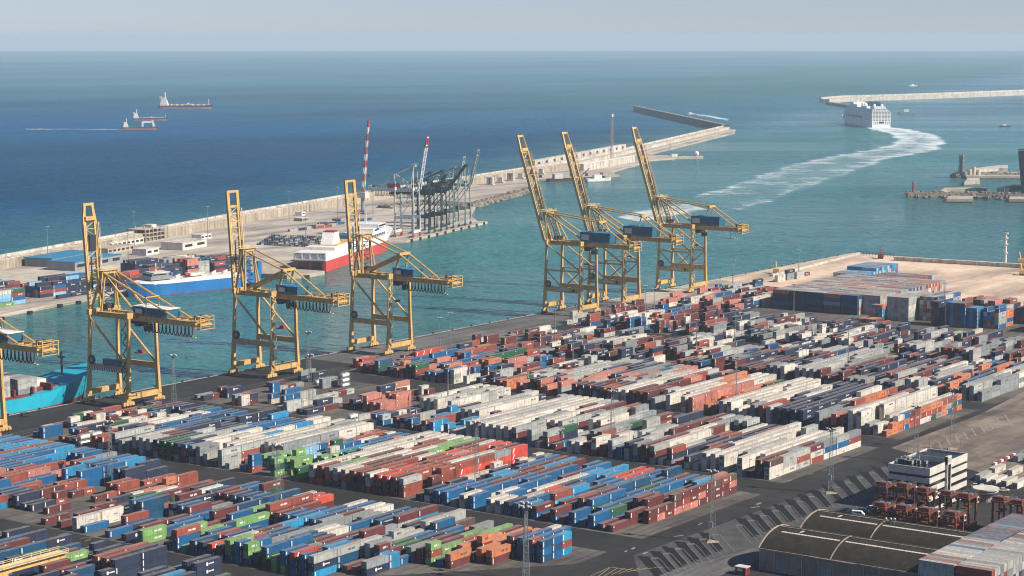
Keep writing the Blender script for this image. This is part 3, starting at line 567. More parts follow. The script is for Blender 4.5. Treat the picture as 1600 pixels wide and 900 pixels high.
# far quay
def cluster(x0, y0, nx, ny, tmin, tmax, pal, seed, pitch=2.7, occ=1.0, ln=12.4):
    q = random.Random(seed)
    for j in range(ny):
        for i in range(nx):
            if q.random() > occ: continue
            b0 = q.choice(pal); add_stack(x0 - pitch * i, y0 + ln * j, 12.19, ''.join(b0 if q.random() < .5 else q.choice(pal) for _ in range(q.randint(tmin, tmax))), 30, i, j, 0, -.2)
cluster(-1092, 925, 4, 3, 4, 4, 'PEWRBS', 1); cluster(-1087, 935, 1, 1, 1, 1, 'g', 2); cluster(-1104, 986, 6, 4, 3, 5, 'NTNBNRP', 3); cluster(-1090, 990, 1, 1, 1, 1, 'N', 4); cluster(-1091, 1004, 1, 6, 1, 1, 'N', 4); cluster(-1118, 1040, 8, 3, 2, 4, 'ETNRP', 5); cluster(-1125, 930, 10, 6, 1, 3, 'NRMTL', 6, 4, .7)
cluster(-1105, 1062, 3, 4, 2, 4, 'NRr', 26); cluster(-1180, 960, 14, 6, 1, 1, 'bTNMLO', 7, 5, .6); cluster(-1112, 1112, 7, 2, 3, 4, 'NNTN', 8); cluster(-1112, 1142, 7, 1, 3, 5, 'SSRN', 28); cluster(-1112, 1154, 7, 1, 2, 4, 'NTNL', 38); cluster(-1112, 1172, 7, 3, 2, 4, 'NTRN', 9); cluster(-1138, 1112, 6, 2, 4, 5, 'NN', 10, 2.7); cluster(-1140, 1150, 7, 3, 2, 4, 'LWLG', 29, 2.7); cluster(-1165, 1190, 8, 3, 1, 2, 'LNRTN', 11, 4, .55); cluster(-1140, 1205, 7, 2, 2, 3, 'TNMR', 12, 2.7)
cluster(-1290, 1462, 3, 6, 1, 1, 'NTLR', 14, 5, .5); cluster(-1300, 1530, 3, 6, 1, 1, 'TNBL', 15, 6, .4)

# deck cargo of the turquoise ship, bay by bay on its hatch deck
q_ = random.Random(4)
for b_, (x0, n, tiers) in enumerate(((100, 6, 3), (113, 6, 3), (127, 9, 4), (144, 9, 3))):
    for i in range(n):
        y0 = (-12.3 if n == 9 else -4) + i * 2.6
        add_stack(-786.5 - y0 - 1.22, 528 + x0 + 6.1, 12.19, ''.join(q_.choice('GLGNLGGM') for _ in range(tiers - (1 if q_.random() < .15 else 0))), 31, b_, i, 0, SEA + 10.25)

# keep the bases of the light masts and the tanks free
MASTS = [(at(173, 757), 26), (at(485, 640), 27), (at(745, 758), 26), (at(821, 905), 26), (at(435, 800), 26), (at(956, 702), 26), (at(1150, 640), 25), (at(1325, 577), 24), (at(1475, 508), 27), (at(867, 545), 25), (at(895, 565), 21), (at(1148, 545), 23), (at(1088, 560), 22), (at(700, 640), 22), (at(1240, 497), 22)]
TANKS = [(124, 697, 2), (143, 693, 2), (493, 601, 1), (508, 597, 1), (533, 606, 3), (545, 664, 2), (828, 530, 2), (860, 522, 1), (818, 541, 1), (952, 505, 2), (963, 503, 2), (974, 501, 2), (985, 499, 2), (1066, 533, 1), (1092, 526, 1)]
RACKS = [(470, 741), (497, 748), (510, 738), (447, 742), (533, 737), (420, 735)]
clear = [(K0 - KP * round((K0 - at(u, v)[0]) / KP), at(u, v)[1] + 6, 2.0, 12.0) for u, v in RACKS] + [(m[0][0], m[0][1], 2.6, 7.0) for m in MASTS] + [(*at(u, v), 2.6, 9.6) for u, v, n in TANKS]
REC = [q for q in REC if not any(abs(q[0] - cx) < rx and abs(q[1] - cy) < ry and q[4] == 0 for cx, cy, rx, ry in clear)]

# which of them show largest: a painter's-order count of pixels
def count_visible():
    W_, H_ = 800, 450; ids = np.full((H_, W_), -1, int); sc = 0.5
    order = sorted(range(len(REC)), key=lambda i: -((REC[i][0]) ** 2 + REC[i][1] ** 2 + (CAMH - REC[i][2]) ** 2))
    for i in order:
        x, y, z, ln, ax, c, *_r, h = REC[i]; hx, hy = (1.22, ln / 2) if ax == 0 else (ln / 2, 1.22)
        P = np.array([(x + a * hx, y + b * hy, z + d * h) for a in (-1, 1) for b in (-1, 1) for d in (0, 1)]) - CP
        dep = P @ FW; u = (800 + FPX * (P @ RV) / dep) * sc; v = (450 - FPX * (P @ UP) / dep) * sc
        if u.max() < 0 or u.min() > W_ or v.max() < 0 or v.min() > H_: continue
        for f in ((1, 5, 7, 3), (4, 6, 7, 5), (0, 4, 5, 1)):
            fu, fv = u[list(f)], v[list(f)]
            a0, a1, b0, b1 = max(0, int(fu.min())), min(W_ - 1, int(fu.max()) + 1), max(0, int(fv.min())), min(H_ - 1, int(fv.max()) + 1)
            if a1 < a0 or b1 < b0: continue
            gx, gy = np.meshgrid(np.arange(a0, a1 + 1) + .5, np.arange(b0, b1 + 1) + .5); s1 = np.ones_like(gx, bool); s2 = s1.copy()
            for e in range(4):
                p, q = e, (e + 1) % 4; cr = (fu[q] - fu[p]) * (gy - fv[p]) - (fv[q] - fv[p]) * (gx - fu[p]); s1 &= cr >= 0; s2 &= cr <= 0
            ids[b0:b1 + 1, a0:a1 + 1][s1 | s2] = i
    return np.bincount(ids[ids >= 0].ravel(), minlength=len(REC)), ids
PIX, IDS = count_visible()
HERO = [int(i) for i in np.argsort(-PIX)[:300] if PIX[i] > 0]
hs = set(HERO)

# lettering kinds: strip = upright white label near the door end, slash = slanted bar, word = a row of letters, logo = blob and letters, dark = dark word
STYLE = {'B': 'strip', 'b': 'strip', 'T': 'strip', 'C': 'strip', 'N': 'logo', 'M': 'word', 'R': 'strip', 'r': 'slash', 'O': 'dark', 'S': 'corner', 'W': 'dark', 'L': 'dark', 'G': 'dark', 'g': 'word', 'E': 'corner', 'P': 'strip', 'K': 'strip'}
def style_of(i, c):
    q = random.Random(i * 7 + 3); s = STYLE[c]
    if c in 'MR': s = q.choice(['strip', 'word', 'corner', 'strip', 'corner'])
    if c in 'N': s = q.choice(['logo', 'strip', 'logo', 'plain'])
    if c in 'WLG': s = q.choice(['dark', 'plain', 'plain', 'faint', 'faint'])
    return s
def decals(b, ln, h, style, x, y, z, sc=1.0):
    """marks on the +X side (its -Y end is the one nearest the camera) as thin raised plates"""
    X = x + 1.22 + .012; Y0 = y - ln / 2; zc = z
    def pl(a0, a1, z0, z1): b.box(X - .01, X + .02, Y0 + a0, Y0 + a1, zc + z0, zc + z1)
    if style == 'strip': pl(.55, .95, .35, 2.3)
    elif style == 'corner': pl(.6, 1.1, 1.65, 2.2)
    elif style == 'slash': b.beam((X, Y0 + 1.0, zc + .25), (X, Y0 + 2.3, zc + 2.4), .5, .03) if False else b.add([(X, Y0 + .9, zc + .2), (X, Y0 + 1.5, zc + .2), (X, Y0 + 2.5, zc + 2.4), (X, Y0 + 1.9, zc + 2.4)], [(0, 1, 2, 3)])
    elif style in ('word', 'dark'):
        n = 6 if ln < 7 else 9; a = ln * .3 if ln < 7 else ln * .48; wd = .42
        for i in range(n):
            if i == 4: continue
            pl(a + i * wd, a + i * wd + .27, 1.05, 1.75); 
            if i % 2: pl(a + i * wd + .27, a + i * wd + .36, 1.05, 1.25)
    elif style == 'logo':
        a = ln * .38; pl(a, a + .9, 1.0, 1.9); pl(a + .2, a + .7, .85, 2.05)
        for i in range(6): pl(a + 1.2 + i * .42, a + 1.5 + i * .42, 1.2, 1.65)
    elif style == 'faint':
        for i in range(5): pl(ln * .5 + i * .5, ln * .5 + i * .5 + .3, .5, .8)
VAR = {}
def hero_mesh(ln, h, style, ax):
    key = (ln, style, ax)
    if key in VAR: return VAR[key]
    b = MB().mat(M['cont_obj']); L = ln / 2
    b.box(-1.18, 1.18, -L + .05, L - .05, .08, h - .05)
    for sx in (-1, 1):
        for sy in (-1, 1): b.box(sx * 1.22 - (.17 if sx > 0 else 0), sx * 1.22 + (.17 if sx < 0 else 0), sy * L - (.17 if sy > 0 else 0), sy * L + (.17 if sy < 0 else 0), 0, h)
        b.box(sx * 1.205 - .05, sx * 1.205 + .05 - (.04 if sx > 0 else 0), -L + .17, L - .17, h - .12, h - .015); b.box(sx * 1.205 - .05, sx * 1.205 + .05 - (.04 if sx > 0 else 0), -L + .17, L - .17, .02, .17)
    for sy in (-1, 1): b.box(-1.05, 1.05, sy * (L - .03) - .06, sy * (L - .03) + .02, h - .13, h - .02)
    b.mat(M['darkmark'] if style in ('dark', 'faint') else M['mark']); decals(b, ln, h, style, 0, 0, 0)
    me = b.mesh('shipping_container'); VAR[key] = me; return me
def door_mesh(ln, h, reefer):
    key = ('door', ln, reefer)
    if key in VAR: return VAR[key]
    b = MB().mat(M['cont_obj']); y = -ln / 2 + .03
    if reefer:
        b.box(-1.02, 1.02, y - .05, y, .15, h - .15).mat(M['darkmark']); b.box(-.8, .8, y - .12, y - .05, .9, 1.8).box(-.6, -.1, y - .1, y - .05, .35, .8).box(.2, .8, y - .1, y - .05, .3, .75)
    else:
        b.box(-1.03, -.015, y - .045, y, .12, h - .15).box(.015, 1.03, y - .045, y, .12, h - .15).mat(M['steel'])
        for xx in (-.75, -.28, .28, .75): b.tube((xx, y - .07, .15), (xx, y - .07, h - .18), .03, 5)
        b.mat(M['mark']).box(.45, .75, y - .055, y - .045, 1.6, 2.1)
    me = b.mesh('door_end'); VAR[key] = me; return me
ORD = ['first', 'second', 'third', 'fourth', 'fifth', 'sixth', 'seventh', 'eighth', 'ninth', 'tenth', 'eleventh', 'twelfth', 'thirteenth', 'fourteenth', 'fifteenth', 'sixteenth', 'seventeenth', 'eighteenth', 'nineteenth']
TENS = ['', '', 'twent', 'thirt', 'fort', 'fift', 'sixt', 'sevent', 'eight']; TC = ['', '', 'twenty', 'thirty', 'forty', 'fifty', 'sixty', 'seventy', 'eighty']
def ordinal(n):          # n from 1
    if n < 20: return ORD[n - 1]
    return TENS[n // 10] + 'ieth' if n % 10 == 0 else TC[n // 10] + '-' + ORD[n % 10 - 1]
BN = {0: 'bottom-left corner block', 1: 'front block', 2: 'second block', 3: 'third block', 4: 'fourth block', 5: 'fifth block', 6: 'sixth block', 7: 'seventh block'}
numbering = {}
for q in sorted({(q[6], q[7], q[8]) for q in REC if q[6] < 10}): numbering.setdefault(q[:2], []).append(q[2])
def label_of(i):
    x, y, z, ln, ax, c, blk, row, num, ti, nt_, h = REC[i]
    size = 'long' if ln > 7 else 'short'; tier = 'standing alone' if nt_ == 1 else ('topmost' if ti == nt_ - 1 else ('bottom tier' if ti == 0 else ordinal(ti + 1) + ' tier'))
    col = PAL[c][1]
    if blk < 10:
        k = numbering[(blk, row)].index(num) + 1
        return f'{col} container, {tier}, {ordinal(k)} from near end, {ordinal(row + 1)} row from road, {BN[blk]}'
    if blk == 20: return f'{col} container, {tier}, {ordinal(num + 1)} from the front in tight {"pile touching the sheds" if row == 0 else "outer pile beyond the gap"}'
    if blk == 21: return f'white insulated container, {ordinal(row + 1)} from the left in the row behind the office block'
    if blk == 22: return f'{col} container parked {("behind the insulated white row", "at far right behind the insulated row", "close behind the office block", "beside the barrier line", "half outside the right edge", "farthest back by the barrier")[row]}'
    if blk == 31: return f'{col} container, {tier}, {ordinal(num + 1)} stack of {ordinal(row + 1)} bay on the turquoise ship'
    if blk == 10: return f'{col} container, {tier}, {ordinal(num + 1)} back in {ordinal(row + 1)} column of the tall far pile'
    return f'{col} container, {tier}, {ordinal(row + 1)} across, {ordinal(num + 1)} deep, {"far towers beside the tall pile" if blk == 11 else "stacks on the sandy ground"}, {ordinal(int(abs(x)) % 97 + 1)} group'
EXPOSED = {}
for q in REC: EXPOSED[(q[6], q[7], q[9])] = 1
for i in HERO:
    x, y, z, ln, ax, c, blk, row, num, ti, nt_, h = REC[i]; st = 'plain' if blk in (20, 10) else style_of(i, c)
    o = bpy.data.objects.new('shipping_container', hero_mesh(ln, h, st, ax)); COL.objects.link(o); o.location = (x, y, z); 
    if ax: o.rotation_euler = (0, 0, -math.pi / 2)
    v_ = random.Random(i).uniform(.85, 1.12); o.color = (*[min(1, k * v_) for k in PC[c]], 1)
    tag(o, label_of(i), 'container', 'containers stacked in the yard')
    d = bpy.data.objects.new('door_end', door_mesh(ln, h, c == 'W' and blk in (2, 3, 4, 21))); COL.objects.link(d); d.parent = o; d.color = o.color

# all the other containers as one mass
def mass():
    V, Fc, MI, CO = [], [], [], []; b = MB(); b.mats = [M['cont_att'], M['mark'], M['darkmark']]
    for i, q in enumerate(REC):
        if i in hs: continue
        x, y, z, ln, ax, c, blk, row, num, ti, nt_, h = q; hx, hy = (1.22, ln / 2) if ax == 0 else (ln / 2, 1.22); n0 = len(b.f)
        v_ = random.Random(i).uniform(.82, 1.12); cc = (*[min(1, k * v_) for k in PC[c]], 1)
        b.cur = 0; b.box(x - hx, x + hx, y - hy, y + hy, z, z + h); CO += [cc] * 6
        if PIX[i] > 1 and ax == 0:
            b.cur = 2 if STYLE[c] in ('dark', 'faint') else 1; st = style_of(i, c); m0 = len(b.f)
            if st in ('strip', 'corner', 'slash') or PIX[i] > 12: decals(b, ln, h, st, x, y, z)
            CO += [(1, 1, 1, 1)] * (len(b.f) - m0)
    o = b.obj('stacked_container_mass'); a = o.data.attributes.new('paint', 'FLOAT_COLOR', 'FACE'); a.data.foreach_set('color', [k for c in CO for k in c]); tag(o, kind='stuff')
mass()
print('containers', len(REC), 'individual', len(HERO), 'smallest px', PIX[HERO[-1]] if HERO else 0)

# tank containers
def tank_proto():
    b = mb('steel'); L = 3.03
    for sx in (-1, 1):
        for sy in (-1, 1): b.box(sx * 1.15 - .08, sx * 1.15 + .08, sy * (L - .08) - .08, sy * (L - .08) + .08, 0, 2.55)
        for zz in (.08, 2.5): b.box(sx * 1.15 - .07, sx * 1.15 + .07, -L + .16, L - .16, zz - .08, zz + .05)
    for sy in (-1, 1):
        for zz in (.08, 2.5): b.box(-1.08, 1.08, sy * (L - .08) - .07, sy * (L - .08) + .07, zz - .08, zz + .05)
    return b
TK = None
for k, (u, v, n) in enumerate(TANKS):
    x, y = at(u, v); col = 'white'
    for j in range(n):
        if TK is None:
            o = tank_proto().obj('tank_container'); tb = mb('white'); tb.tube((0, -2.6, 1.3), (0, 2.6, 1.3), 1.08, 14).tube((0, -2.9, 1.3), (0, -2.6, 1.3), .6, 14, 1.08).tube((0, 2.6, 1.3), (0, 2.9, 1.3), 1.08, 14, .6); tb.obj('tank', o); TK = o
        else: o = copy_tree(TK)
        o.location = (x, y + 3, j * 2.6); tier = 'on the ground' if j == 0 else ('second tier up' if j == 1 else 'third tier up')
        tag(o, f'white tank container, {tier}, {ordinal(k + 1)} tank stack counting the yard from left to right', 'tank container', 'white tank containers')

def flat_rack():
    b = mb('rackgreen'); b.box(-1.2, 1.2, -6.0, 6.0, 0, .6)
    for sy in (-1, 1):
        b.box(-1.2, 1.2, sy * 5.9 - .15, sy * 5.9 + .15, .6, 2.5)
    o = b.obj('flat_rack'); p = mb('yellow_rail')
    for sy in (-1, 1): p.box(1.2, 1.26, sy * 5.9 - .2, sy * 5.9 + .2, 0, 2.55)
    p.obj('corner_post', o); return o
FR = None
for k, (u, v, n) in enumerate([(470, 741, 2), (497, 748, 3), (510, 738, 2), (447, 742, 1), (533, 737, 3), (420, 735, 2)]):
    x, y = at(u, v)
    for j in range(n):
        if FR is None: FR = flat_rack(); o = FR
        else: o = copy_tree(FR)
        x_ = K0 - KP * round((K0 - x) / KP); o.location = (x_, y + 6, j * 2.6); tag(o, f'green flat rack, {"on the ground" if j == 0 else ordinal(j + 1) + " tier"}, {ordinal(k + 1)} frame left of the red stacks', 'flat rack', 'open green flat racks')

# ------------------------------------------------------------------ ship-to-shore cranes
def zigzag(b, p0, p1, q0, q1, n, r):
    """a lattice between the lines p0-p1 and q0-q1"""
    p0, p1, q0, q1 = map(Vector, (p0, p1, q0, q1)); last = p0
    for i in range(1, n + 1):
        t = i / n; c = (q0.lerp(q1, t) if i % 2 else p0.lerp(p1, t)); b.tube(last, c, r, 4, caps=False); last = c
        b.tube(p0.lerp(p1, t), q0.lerp(q1, t), r, 4, caps=False)

def sts_crane(label, x, y, kind, group, rz=0.0, m='yellow', house='teal', tip=None, name='gantry_crane', sc=1.0, boomdip=None, reel=True, cat='crane'):
    R_ = thing(name, label, cat, (x, y, 0), rz, group)
    if sc != 1.0: R_.scale = (sc, sc, sc)
    XS, XL, W = -13.6, 14.4, 10.6
    B = kind == 'B'; zp = 16.5 if B else 18.5; zt = 47.0 if B else 45.0; zg = 45.5 if B else 42.8; gh = 3.0; xr = 49 if B else (55.5 if kind == '1' else 53)
    for sx in (XS, XL):
        for sy in (-1, 1):
            b = mb(m); b.beam((sx, sy * W, 4.6), (sx, sy * (W - .7), zp), 2.3, 1.8, 1.7, 1.5); b.beam((sx, sy * (W - .7), zp), (sx + (.8 if sx < 0 else 0), sy * (W - 1.4), zt), 1.6, 1.4, 1.35, 1.25); b.obj('leg', R_)
            g = mb('yellow' if m == 'yellow' else ('red' if m == 'cranewhite' else 'dark'))
            for k in (-3.0, -1.0, 1.0, 3.0): g.box(sx - .55, sx + .55, sy * W + k - .8, sy * W + k + .8, .9, 1.9)
            g.box(sx - .5, sx + .5, sy * W - 3.4, sy * W + 3.4, 1.9, 2.6).box(sx - .6, sx + .6, sy * W - 1.4, sy * W + 1.4, 2.6, 4.0)
            g = g.obj('bogie', R_); wv = mb('dark')
            for k in (-3.0, -1.0, 1.0, 3.0): wv.tube((sx - .3, sy * W + k, .5), (sx + .3, sy * W + k, .5), .5, 8)
            wv.box(sx - .12, sx + .12, sy * W - 3.0, sy * W + 3.0, .42, .58); wv.obj('wheel_set', g)
        mb(m).beam((sx, -W - .9, 5.2), (sx, W + .9, 5.2), 1.7, 2.6).obj('sill_beam', R_)
        mb(m).box(sx - .9 + (.8 if sx < 0 else 0), sx + .9 + (.8 if sx < 0 else 0), -W - .2, W + .2, zt - .6, zt + 2.2).obj('cross_beam', R_)
    for sy in (-1, 1):
        yy = sy * (W - .7)
        mb(m).beam((XS + .6, yy, zp), (XL - .6, yy, zp), 1.5, 2.8 if not B else 3.4).obj('portal_beam', R_)
        br = mb(m)
        if not B: br.tube((XS + 1, yy - sy * .5, zt - 2), (XL - .9, yy, zp + 1.6), .62, 8)
        else:
            zm = 29.0; br.tube((XS + 1, yy - sy * .6, zt - 1), (XL - .9, yy, zm + .8), .55, 8).tube((XS + .7, yy - sy * .3, zm), (XL - .7, yy - sy * .3, zm), .5, 8)
            br.tube((XS + .8, yy - sy * .2, zm - .4), (-.5, yy, zp + 1.6), .45, 8).tube((XL - .8, yy - sy * .2, zm - .4), (1.5, yy, zp + 1.6), .45, 8)
        br.obj('brace', R_)
    # girder with its deck, ties and rails
    g = mb(m)
    for sy in (-1, 1): g.box(-17, xr, sy * 3.6 - .65, sy * 3.6 + .65, zg, zg + gh)
    for k in range(14): xx = -16 + k * (xr + 15) / 13; g.box(xx - .35, xx + .35, -2.95, 2.95, zg + .9, zg + gh - .4)
    g = g.obj('girder', R_)
    wk = mb('yellow_rail' if m == 'yellow' else m)
    for sy in (-1, 1):
        wk.box(-15, xr, sy * 4.9 - .55, sy * 4.9 + .55, zg + gh - .25, zg + gh - .1)
        for zz in (.55, 1.1): wk.box(-15, xr, sy * 5.4 - .06, sy * 5.4 + .06, zg + gh - .1 + zz - .06, zg + gh - .1 + zz)
        for k in range(24): xx = -15 + k * (xr + 15) / 23; wk.box(xx - .06, xx + .06, sy * 5.4 - .06, sy * 5.4 + .06, zg + gh - .1, zg + gh + 1.0)
    wk.obj('walkway', g)
    e = mb(m)
    for xx in (xr, xr + 3.4):
        for sy in (-1, 1): e.beam((xx, sy * 4.6, zg - 1.2), (xx, sy * 4.6, zg + gh + 2.2), .5, .5)
    for zz in (zg - 1.0, zg + 1.0, zg + gh + .4, zg + gh + 2.1):
        for sy in (-1, 1): e.beam((xr, sy * 4.6, zz), (xr + 3.4, sy * 4.6, zz), .3, .3)
        for xx in (xr, xr + 3.4): e.beam((xx, -4.6, zz), (xx, 4.6, zz), .3, .3)
    e.box(xr + .3, xr + 3.0, -3.6, 3.6, zg + .2, zg + 1.8); e = e.obj('end_frame', R_)
    sh = mb('dark')
    for sy in (-1, 1): sh.tube((xr - 1.5, sy * 2.4, zg + gh + 1.2), (xr - .2, sy * 2.4, zg + gh + 1.2), 1.0, 8).box(xr - 3, xr - 2.2, sy * 2.2 - .5, sy * 2.2 + .5, zg + gh, zg + gh + 2.4)
    sh.obj('rope_sheave', e)
    # raised boom
    hx, hz_ = (-18.5, zg + 2.2); tx, tz = (-41.5, 117.5) if B else (-22.5, 99.5)
    if boomdip: tx, tz = boomdip
    H0, T0 = Vector((hx, 0, hz_)), Vector((tx, 0, tz)); dirv = (T0 - H0).normalized(); nrm = Vector((-dirv.z, 0, dirv.x)); bl = (T0 - H0).length
    bm = mb(m)
    for sy in (-1, 1):
        o_ = Vector((0, sy * 3.7, 0)); knee = H0 + dirv * bl * (.84 if kind in 'B1' else 1)
        bm.beam(H0 + o_, knee + o_, 1.15, 2.0)
        if kind in 'B1': kn2 = T0 + Vector((0, sy * 2.5, 0)); bm.beam(knee + o_, kn2, 1.0, 1.8, .8, 1.4)
    if tip: bm.mat(M[tip]); [bm.beam(H0 + dirv * bl * .8 + Vector((0, sy * 3.7, 0)), T0 + dirv * .1 + Vector((0, sy * 3.7, 0)), 1.25, 2.1) for sy in (-1, 1)]
    bm = bm.obj('boom', R_); bt = mb(m)
    zigzag(bt, H0 + Vector((0, -3.4, 0)) + dirv * 4, H0 + Vector((0, -3.4, 0)) + dirv * bl * .83, H0 + Vector((0, 3.4, 0)) + dirv * 4, H0 + Vector((0, 3.4, 0)) + dirv * bl * .83, 11, .26)
    for t in (.84, .99): bt.beam(H0 + dirv * bl * t + Vector((0, -3.6, 0)), H0 + dirv * bl * t + Vector((0, 3.6, 0)), .9, 1.3)
    bt.beam(H0 + dirv * bl * .83 + Vector((0, -2.6, 0)), H0 + dirv * bl * .99 + Vector((0, -2.4, 0)), .25, .25)
    if B or kind == '1':
        q = H0 + dirv * bl * .86 + nrm * -.3; bt.box(q.x - 1.2, q.x + 1.2, -3.4, 3.4, q.z - 1, q.z + 1)
    bt.obj('boom_lattice', bm)
    bw = mb('yellow_rail' if m == 'yellow' else m)
    for sy in (-1, 1):
        p0 = H0 + nrm * -1.9 + Vector((0, sy * 4.4, 0)); bw.beam(p0 + dirv * 2, p0 + dirv * bl * .82, .12, .5); bw.beam(p0 + dirv * 2 + nrm * -1.0, p0 + dirv * bl * .82 + nrm * -1.0, .09, .09)
        for k in range(16): q = p0 + dirv * (2 + k * bl * .8 / 15); bw.beam(q, q + nrm * -1.0, .08, .08)
    bw.obj('boom_walkway', bm)
    # folded links hanging on the boom
    fl = mb('dark'); q = H0 + nrm * -1.6
    for sy in (-1, 1): fl.beam(q + dirv * bl * .18 + Vector((0, sy * 2.6, 0)), q + dirv * bl * .5 + Vector((0, sy * 2.6, 0)) + nrm * -.8, .45, .6)
    if kind == '1': fl.box(T0.x + 1.0, T0.x + 3.2, -2.2, 2.2, T0.z - 24, T0.z - 16)
    fl.obj('forestay_link', bm)
    # A-frame and stays
    ap = Vector((-17.5, 0, 66.5)) if B else (Vector((-9.0, 0, 65.5)) if kind == '1' else Vector((-11.5, 0, 67.5)))
    af = mb(m)
    for sy in (-1, 1):
        af.tube((XS + .6, sy * 8.2, zt + 1.8), (ap.x, sy * 4.4, ap.z), .62, 8); af.tube((XS + 7.5 if B else XS + 5.5, sy * 6.0, zt + 1.0), (ap.x + 1.0, sy * 3.0, ap.z), .5, 8)
    af.box(ap.x - 1.1, ap.x + 1.5, -5.4, 5.4, ap.z - .8, ap.z + .9); af = af.obj('apex_frame', R_)
    pl = mb('yellow_rail' if m == 'yellow' else m); pl.box(ap.x - 2, ap.x + 2.4, -5.8, 5.8, ap.z + .9, ap.z + 1.05)
    for k in range(7):
        for xx in (ap.x - 2, ap.x + 2.4): pl.box(xx - .06, xx + .06, -5.8 + k * 1.93 - .06, -5.8 + k * 1.93 + .06, ap.z + 1.0, ap.z + 2.1)
    for xx in (ap.x - 2, ap.x + 2.4): pl.box(xx - .07, xx + .07, -5.8, 5.8, ap.z + 2.0, ap.z + 2.15)
    pl.obj('apex_platform', af)
    # winch tower behind the boom foot
    wt = mb('dark'); zigzag(wt, (XS + 3.5, -2.6, zt + 1), (ap.x + .8, -2.2, ap.z - 1), (XS + 3.5, 2.6, zt + 1), (ap.x + .8, 2.2, ap.z - 1), 8, .22); wt.box(XS + 2, XS + 6, -2.4, 2.4, zt + 2, zt + 4.2); wt.obj('rope_tower', R_)
    st = lambda p, q, r_=.5: mb(m).tube(p, q, r_, 6).obj('stay', R_)
    for sy in (-1, 1):
        if kind == '1':
            st((ap.x + 1, sy * 4.4, ap.z), (43.5, sy * 4.4, zg + gh)); st((ap.x + 1, sy * 4.0, ap.z - .4), (XL + 1.0, sy * 4.4, zg + gh + .4), .6)
            st((22, sy * 4.4, zg + gh), (22, sy * 4.4, 55.2), .3)
        elif B:
            st((ap.x + 1, sy * 4.2, ap.z), (24.5, sy * 3.4, 62.2), .45); st((24.5, sy * 3.4, 62.2), (47, sy * 4.2, zg + gh), .45); st((ap.x + 1, sy * 4.0, ap.z - .6), (XL, sy * 4.4, zg + gh + .5), .6); st((24.5, sy * 3.4, 62.2), (20.5, sy * 4.0, zg + gh), .4)
        else:
            st((ap.x + 1, sy * 4.2, ap.z), (18, sy * 4.0, 58.4), .5); st((18, sy * 4.0, 58.4), (39, sy * 4.4, zg + gh), .5); st((18, sy * 4.0, 58.4), (XL + .3, sy * 4.8, zg + gh), .7); st((17.6, sy * 3.4, 58.2), (XS + 3, sy * 3.6, zg + gh), .75)
    if kind == '1': mb(m).tube((22, -4.4, 55), (22, 4.4, 55), .3, 6).obj('stay_tie', R_)
    elif B: mb(m).box(23.4, 25.6, -4.4, 4.4, 61.6, 62.9).obj('stay_tie', R_)
    else: mb(m).box(17.2, 18.8, -4.9, 4.9, 57.8, 59.2).obj('stay_tie', R_)
    # machinery house
    z0 = zg + gh + .05
    if B:
        h = mb(house); h.prism([(11, -5.2), (33.5, -4.2), (33.5, 4.2), (11, 5.2)], z0, z0 + 6.4); h = h.obj('machinery_house', R_)
        mb('offwhite').box(12.2, 19, -5.32, -5.12, z0 + 1.8, z0 + 5.2).obj('window_panel', h) if False else mb('offwhite').add([(11 - .06, -4.6, z0 + 1.6), (11 - .06, 2.2, z0 + 1.6), (11 - .06, 2.2, z0 + 5.4), (11 - .06, -4.6, z0 + 5.4)], [(0, 3, 2, 1)]).obj('panel', h)
        mb('offwhite').box(12, 18.2, -5.35, -5.18, z0 + 1.6, z0 + 5.2).obj('sign_panel', h)
        rb = mb('blueroof'); rb.prism([(10.7, -5.6), (33.8, -4.6), (33.8, 4.6), (10.7, 5.6)], z0 + 6.4, z0 + 6.75); rb.obj('roof', h)
    else:
        h = mb(house); h.box(13.5, 20, -5.0, 5.0, z0, z0 + 4.4).box(20.8, 36 if kind == '1' else 28, -4.6, 4.6, z0, z0 + 4.0); h = h.obj('machinery_house', R_)
        rb = mb('white' if kind == '1' else 'blueroof'); rb.box(13.1, 20.3, -5.3, 5.3, z0 + 4.4, z0 + 4.7).box(20.5, 36.4 if kind == '1' else 28.3, -4.9, 4.9, z0 + 4.0, z0 + 4.3); rb.obj('roof', h)
        wn = mb('offwhite'); wn.box(15, 19.6, -5.12, -4.98, z0 + 1.0, z0 + 3.4); wn.obj('window_panel', h)
    # trolley, driver's cab, spreader
    tr = mb('dark'); tr.box(10, 17, -4.2, 4.2, zg - 1.6, zg - .2).box(12, 15, -3, 3, zg - 3, zg - 1.6); tr = tr.obj('trolley', R_)
    c = mb('brown' if False else 'grey'); c.box(17.4, 20.6, -1.5, 1.5, zg - 5.2, zg - 1.8); c = c.obj('driver_cab', R_); mb('glass').box(20.55, 20.7, -1.3, 1.3, zg - 4.6, zg - 2.6).box(17.8, 20.4, -1.6, -1.48, zg - 4.6, zg - 2.8).obj('cab_window', c)
    if kind in '12':
        s_ = mb('red'); s_.box(11.5, 14, -3.1, 3.1, 26, 26.6).box(12, 13.5, -1.2, 1.2, 26.6, 27.6); s_ = s_.obj('spreader', R_); rp = mb('dark')
        for sx in (12, 13.5):
            for sy in (-1, 1): rp.tube((sx, sy * 1.1, 27.4), (sx, sy * 1.1, zg - 1.4), .05, 4)
        rp.obj('hoist_rope', s_)
    else:
        s_ = mb('orange'); s_.box(12, 14, -1.6, 1.6, 30 if not B else 33, 31.2 if not B else 34); s_ = s_.obj('hook_block', R_); rp = mb('dark')
        for sy in (-1, 1): rp.tube((13, sy * .8, 31), (13, sy * .8, zg - 1.4), .05, 4)
        rp.obj('hoist_rope', s_)
